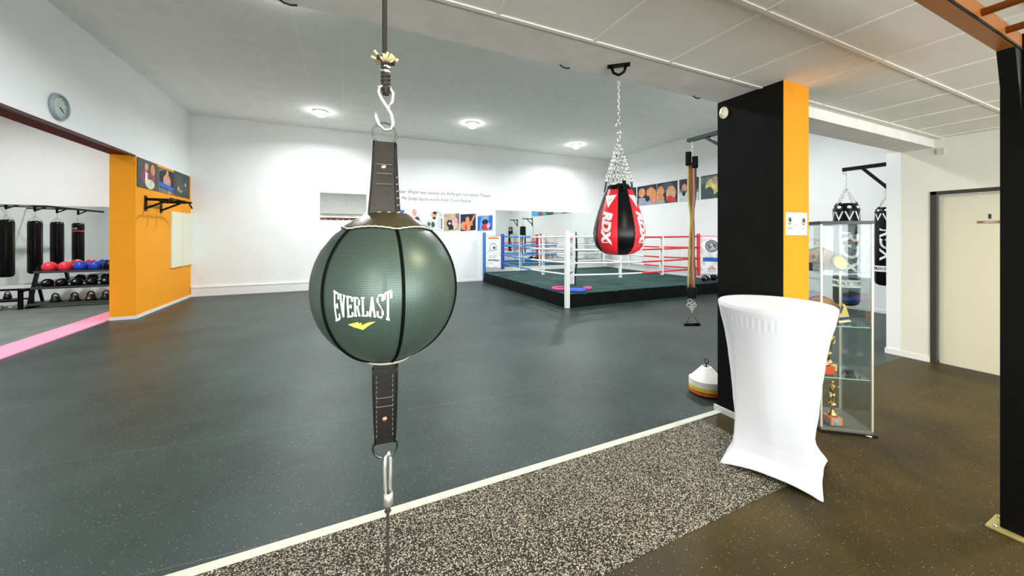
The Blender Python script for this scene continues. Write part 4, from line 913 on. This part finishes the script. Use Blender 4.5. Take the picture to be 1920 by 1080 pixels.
# ------------------------------------------------------------------ DOOR WALL THINGS
poster('door_sign', (6.60, 1.435+.10, 1.70), (0, -1, 0), (-1, 0, 0), .19, .030, C('sign brown', 135, 105, 70), [('t', pwhite, 'HERREN', .5, .5, .026)], 'small brown name plate on the cream door', 'sign', thick=.003)
poster('door_pictogram', (6.60, 1.455, 1.745), (0, -1, 0), (-1, 0, 0), .022, .060, C('sign dark', 45, 35, 15), [('e', C('sign light', 220, 214, 195), .5, .12, .5, .04)], 'tiny dark person pictogram above the plate on the door', 'sign', thick=.002)
t = empty('junction_box', (6.56, 1.80, 2.585), 'small white square box high on the wall above the door frame', 'junction box')
MB().box(-.02, 0, -.038, .038, -.038, .038).build('housing', C('box white', 222, 215, 198, .5), t, bevel=.005)
MB().box(-.024, -.02, -.03, .03, -.03, .03).build('cover', C('box cover', 205, 198, 180, .5), t)
# ------------------------------------------------------------------ TRAINING RIG
YR = .62
t = empty('training_rig', (3.205, YR, 0), 'black and orange steel training rig at the right edge and overhead', 'training rig')
MB().box(-.04, .04, -.04, .04, .012, 2.60).build('upright', blk, t, bevel=.003)
MB().box(-.08, .09, -.08, .08, 0, .012).build('foot_plate', C('foot plate', 190, 180, 120, .4, metal=.3), t, bevel=.002)
for x, y in ((-.062, .05), (-.06, -.06), (.06, .06), (.065, -.06)): MB().cyl((x, y, .012), (x, y, .026), .009, 6).build('bolt', chrome, t)
MB().box(-4.9, .04, -.03, .03, 2.512, 2.60).build('cross_beam', beamo, t, bevel=.003)
MB().box(-4.9, -.04, -.034, -.029, 2.512, 2.524).build('slot_strip', blk, t)
b = MB(); b.poly([(-.04, -.03, 2.19), (-.145, -.03, 2.512), (-.04, -.03, 2.512)], None, (0, .06, 0)); b.build('gusset', blk, t, bevel=.002)
MB().box(-4.9, .04, -1.83, -1.77, 2.512, 2.60).build('cross_beam', beamo, t, bevel=.003)
for k in range(14):
    x = -.28-.33*k
    MB().cyl((x, -1.77, 2.56), (x, -.03, 2.56), .017, 12).build('monkey_bar', beamo, t)
for x, y in ((0, -1.8), (-4.86, 0), (-4.86, -1.8)):
    MB().box(x-.04, x+.04, y-.04, y+.04, .012, 2.512 if x else 2.6).build('upright', blk, t, bevel=.003); MB().box(x-.1, x+.1, y-.1, y+.1, 0, .012).build('foot_plate', MATS['foot plate'], t)
# ------------------------------------------------------------------ BAR TABLE WITH COVER
t = empty('bar_table', (2.69, 1.51, 0), 'round standing table under a tight white stretch cover beside the pillar', 'table')
A0 = math.radians(67)
def ipl(z, T):
    for (z0_, a), (z1_, b_) in zip(T[:-1], T[1:]):
        if z <= z1_:
            f = max(0, (z-z0_)/(z1_-z0_)); f = f*f*(3-2*f) if False else f; return a+(b_-a)*f
    return T[-1][1]
TC = [(0, .385), (.03, .368), (.07, .332), (.12, .300), (.20, .284), (.30, .276), (.45, .273), (.60, .276), (.75, .284), (.88, .298), (.98, .315), (1.03, .325), (1.06, .333), (1.085, .336)]
TW = [(0, 1.0), (.08, 1.0), (.2, .85), (.4, .45), (.7, .15), (.95, 0), (1.2, 0)]
nT, nZ = 192, 60
b = MB(); vs = []
for j in range(nZ+1):
    tt = (j/nZ)**1.15
    for i in range(nT):
        a = 2*PI*i/nT; ph = ((a-A0+PI/4) % (PI/2))-PI/4       # 0 at a foot
        e = abs(ph)/(PI/4)                                     # 0 foot, 1 mid
        zb = .003+.030*(1-(1-e)**3.0) if e > .12 else .003+.030*(1-(1-e)**3.0)*(e/.12)
        z = zb+(1.085-zb)*tt
        rc = ipl(z, TC); w_ = ipl(z, TW)
        mid = PI/4-abs(ph)                                     # angle from mid side
        sq = rc*math.cos(PI/4)/math.cos(mid)
        rs = rc*(1-w_)+sq*w_
        if w_ < 1 and z > .15: rs = rs
        if .955 < z < 1.035: rs += .0032*math.sin(i*2*PI*62/nT*1.0+math.sin(a*3)*2)*math.sin(PI*(z-.955)/.08)
        rs += .0012*math.sin(a*9+z*3)*(1 if z < .95 else 0)
        vs.append((rs*math.cos(a), rs*math.sin(a), z))
b.add(vs, [(j*nT+i, j*nT+(i+1) % nT, (j+1)*nT+(i+1) % nT, (j+1)*nT+i) for j in range(nZ) for i in range(nT)], None, True)
o = b.build('stretch_cover', cloth, t, fix=False)
so = o.modifiers.new('solid', 'SOLIDIFY'); so.thickness = .002; so.offset = -1
b = MB().lathe([(.336, 1.085), (.334, 1.094), (.326, 1.10), (.31, 1.102), (0, 1.102)], 96); b.build('top_cover', cloth, t)
MB().lathe([(0, 1.05), (.32, 1.05), (.32, 1.083), (0, 1.083)], 48).build('tabletop', whitem, t)
MB().cyl((0, 0, .1), (0, 0, 1.05), .03, 20).build('pole', grayp, t)
for k in range(4):
    a = A0+k*PI/2; c, s_ = math.cos(a), math.sin(a); MB().bar((0, 0, .12), (.34*c, .34*s_, .02), .04, .03).build('leg', grayp, t)
# ------------------------------------------------------------------ GLASS DISPLAY CASE
VX, VY = 3.72, 1.37            # front right corner
va = math.atan2(1.587-1.37, 3.447-3.72)   # direction from front right to front left
t = empty('display_case', (VX, VY, 0), 'tall square glass display case with trophies and belts beside the pillar', 'display case', va+PI)
W_, D_ = .35, .40               # local: x from -W (front left) to 0 (front right); y 0 front to D back
MB().box(-W_, 0, 0, D_, .015, .04).build('base_plate', C('case base grey', 105, 105, 95, .4), t, bevel=.003)
MB().box(-W_-.01, .02, -.015, D_+.01, .0, .018).build('base_rim', blkplastic, t)
MB().box(-W_-.004, .004, -.004, D_+.004, 1.650, 1.676).build('top_frame', blkplastic, t)
for x in (-W_+.006, -.006):
    for y in (.006, D_-.006): MB().box(x-.006, x+.006, y-.006, y+.006, .04, 1.655).build('corner_profile', brass, t)
for x0_, x1_, y0_, y1_ in ((-W_+.012, -.012, .002, .006), (-W_+.012, -.012, D_-.006, D_-.002), (-W_+.002, -W_+.006, .012, D_-.012), (-.006, -.002, .012, D_-.012)):
    MB().box(x0_, x1_, y0_, y1_, .04, 1.655).build('glass_panel', clear, t)
SH = [1.262, .845, .435]
for z in SH:
    s1 = MB().box(-W_+.014, -.014, .014, D_-.014, z-.006, z).build('glass_shelf', clear, t)
    MB().box(-W_+.014, -.014, .012, .014, z-.006, z).box(-.014, -.012, .014, D_-.014, z-.006, z).box(-W_+.014, -.014, D_-.014, D_-.012, z-.006, z).build('shelf_edge', edgeg, s1)
MB().cyl((-.03, -.012, .0), (-.03, -.012, .012), .01, 10).cyl((-.06, -.012, .01), (-.02, -.012, .01), .006, 8).build('lock', chrome, t)
CM = Matrix.Translation((VX, VY, 0)) @ Matrix.Rotation(va+PI, 4, 'Z')
def W(x, y, z): return CM @ Vector((x, y, z))
def trophy(x, y, z, h, kind, label, accent):
    t = empty('trophy', W(x, y, z), label, 'trophy', va+PI+.2)
    k = h/.36
    MB().box(-.045*k, .045*k, -.045*k, .045*k, 0, .06*k).build('plinth', accent[0], t, bevel=.003)
    MB().lathe([(0, .06*k), (.036*k, .06*k), (.03*k, .08*k), (.012*k, .10*k), (.010*k, .13*k), (.02*k, .14*k), (.03*k, .155*k), (.012*k, .17*k), (.0, .17*k)], 20).build('stem', gold, t)
    if kind == 'cup':
        MB().lathe([(0, .17*k), (.02*k, .175*k), (.045*k, .21*k), (.052*k, .27*k), (.056*k, .30*k), (.050*k, .30*k), (.046*k, .26*k), (.03*k, .2*k), (0, .18*k)], 24).build('cup', gold, t)
        b = MB()
        for s_ in (-1, 1): b.tube([(s_*.05*k, 0, .29*k), (s_*.08*k, 0, .285*k), (s_*.078*k, 0, .24*k), (s_*.04*k, 0, .21*k)], .004*k, 6)
        b.build('handles', gold, t)
        MB().sphere((0, -.03*k, .13*k), .022*k, None, 12, (1, .5, 1)).build('emblem', accent[1], t)
    else:   # small boxer figure
        b = MB(); b.tube([(-.02*k, 0, .17*k), (-.016*k, 0, .21*k), (-.006*k, 0, .245*k)], [.007*k, .008*k, .011*k], 8).tube([(.022*k, 0, .17*k), (.015*k, 0, .21*k), (.006*k, 0, .245*k)], [.007*k, .008*k, .011*k], 8)
        b.tube([(0, 0, .24*k), (0, 0, .27*k), (0, 0, .305*k), (0, 0, .315*k)], [.014*k, .013*k, .019*k, .008*k], 10)
        b.sphere((0, 0, .333*k), .0125*k, None, 12, (1, 1, 1.2))
        for s_ in (-1, 1): b.tube([(s_*.018*k, 0, .303*k), (s_*.030*k, -.01*k, .28*k), (s_*.018*k, -.03*k, .30*k)], [.006*k, .005*k, .005*k], 6).sphere((s_*.018*k, -.034*k, .305*k), .009*k, None, 8)
        b.build('boxer_figure', gold, t)
        MB().sphere((-.005, -.046*k, .03*k), .022*k, None, 12, (1, .25, 1)).build('emblem', accent[1], t)
    return t
tan = C('plinth tan', 220, 190, 150, .4); orn = C('accent orange', 215, 90, 40, .4); dred = C('accent dark red', 90, 15, 15, .3); lblue = C('accent light blue', 130, 190, 225, .4); sal = C('accent salmon', 225, 150, 110, .4)
trophy(-.262, .12, .435, .37, 'cup', 'tall gold cup trophy with dark red emblem, second lowest level of the case', (orn, dred))
trophy(-.195, .20, .435, .33, 'figure', 'gold boxer figure trophy beside the tall cup, second lowest level', (tan, gold))
trophy(-.225, .09, .04, .36, 'figure', 'gold boxer figure trophy on the bottom of the case', (sal, lblue))
# small dark jars beside the trophy
o = MB().box(-.02, .02, -.02, .02, 0, .045, C('dark block', 40, 55, 50, .3)).build('paperweight', bevel=.003); o.location = W(-.10, .10, .4355); o.rotation_euler = (0, 0, va); tag(o, 'small dark block on the shelf right of the boxer trophy', 'paperweight')
o = MB().sphere((0, 0, .02), .02, C('medal blue', 60, 90, 130, .3), 14, (1, .5, 1)).build('medal'); o.location = W(-.285, .05, .041); tag(o, 'small blue round medal on the case floor beside the boxer trophy', 'medal')
def belt(z, inner, strapc, platec, discc, trims, label, s=1.0, dx=0):
    t = empty('championship_belt', W(-.20+dx, .16, z), label, 'championship belt', va+PI)
    # wide strap standing on edge, bent in a U that opens to the back, arching up in the middle
    b = MB(); n_ = 36; vo = []; pts = []
    for i in range(n_+1):
        f = i/n_; a = PI*(1.08-1.16*f); x = -.02+.125*math.cos(a)*s; y = .06-.13*math.sin(a)*-.55; top = (.075+.115*math.sin(PI*min(1, max(0, f)))**1.3)*s; pts.append((x, y, top))
    vs = []
    for (x, y, tp) in pts:
        vs += [(x, y, 0.004), (x, y-.01, tp), (x, y+.006, tp), (x, y+.016, 0.004)]
    fs = [(4*i+k, 4*i+(k+1) % 4, 4*i+4+(k+1) % 4, 4*i+4+k) for i in range(n_) for k in range(4)]+[(0,1,2,3), (4*n_+3, 4*n_+2, 4*n_+1, 4*n_)]
    b.add(vs, fs); b.build('strap', inner, t)
    MB().tube([(x, y-.002, tp+.001) for x, y, tp in pts], .0045, 6).build('strap_edge', strapc, t)
    return t, pts
tb, pts = belt(1.263, C('belt peach', 205, 175, 155, .6), pblk, pgreen, gold, None, 'championship belt with round golden plate on green, on the upper shelf')
R3 = Matrix.Translation((.030, -.060, .078)) @ Matrix.Rotation(math.radians(28), 4, 'Z') @ Matrix.Rotation(math.radians(-18), 4, 'Y') @ Matrix.Rotation(math.radians(68), 4, 'X')
b = MB(); b.M = R3; b.lathe([(0, -.006), (.074, -.006), (.078, 0), (.074, .004), (0, .004)], 8, C('belt green', 25, 85, 60, .45)); b.build('backing', None, tb)
b = MB(); b.M = R3; b.lathe([(0, .010), (.036, .010), (.040, .014), (.044, .010), (.058, .008), (.060, .004), (0, .004)], 36, C('belt gold', 235, 195, 60, .3, metal=.5)); b.build('plate', None, tb)
b = MB().box(-.15, -.06, -.03, .02, .004, .075); b.build('side_strap', C('belt dark', 45, 40, 18, .4), tb, bevel=.006)
tb, pts = belt(.846, C('belt tan', 200, 150, 100, .6), pblk, pgreen, gold, None, 'championship belt with yellow and blue striped plate, on the second shelf')
R4 = Matrix.Translation((.065, -.05, .075)) @ Matrix.Rotation(math.radians(30), 4, 'Z')
b = MB(); b.M = R4; b.poly([(-.06, 0, -.06), (.075, 0, -.06), (.07, 0, -.03), (.02, 0, .075), (-.01, 0, .09), (-.055, 0, -.02)], C('plate yellow', 225, 195, 115, .4), (0, .012, 0)); b.build('plate', None, tb)
b = MB(); b.M = R4; b.poly([(-.058, -.002, -.045), (.074, -.002, -.042), (.072, -.002, -.022), (-.056, -.002, -.022)], C('plate blue', 35, 60, 120, .4), (0, -.002, 0)); b.poly([(-.05, -.002, .02), (-.02, -.002, .075), (-.005, -.002, .06), (-.035, -.002, .01)], MATS['plate blue'], (0, -.002, 0)); b.poly([(-.06, -.002, -.064), (.076, -.002, -.064), (.076, -.002, -.054), (-.06, -.002, -.054)], pwhite, (0, -.002, 0)); b.build('stripe', None, tb)
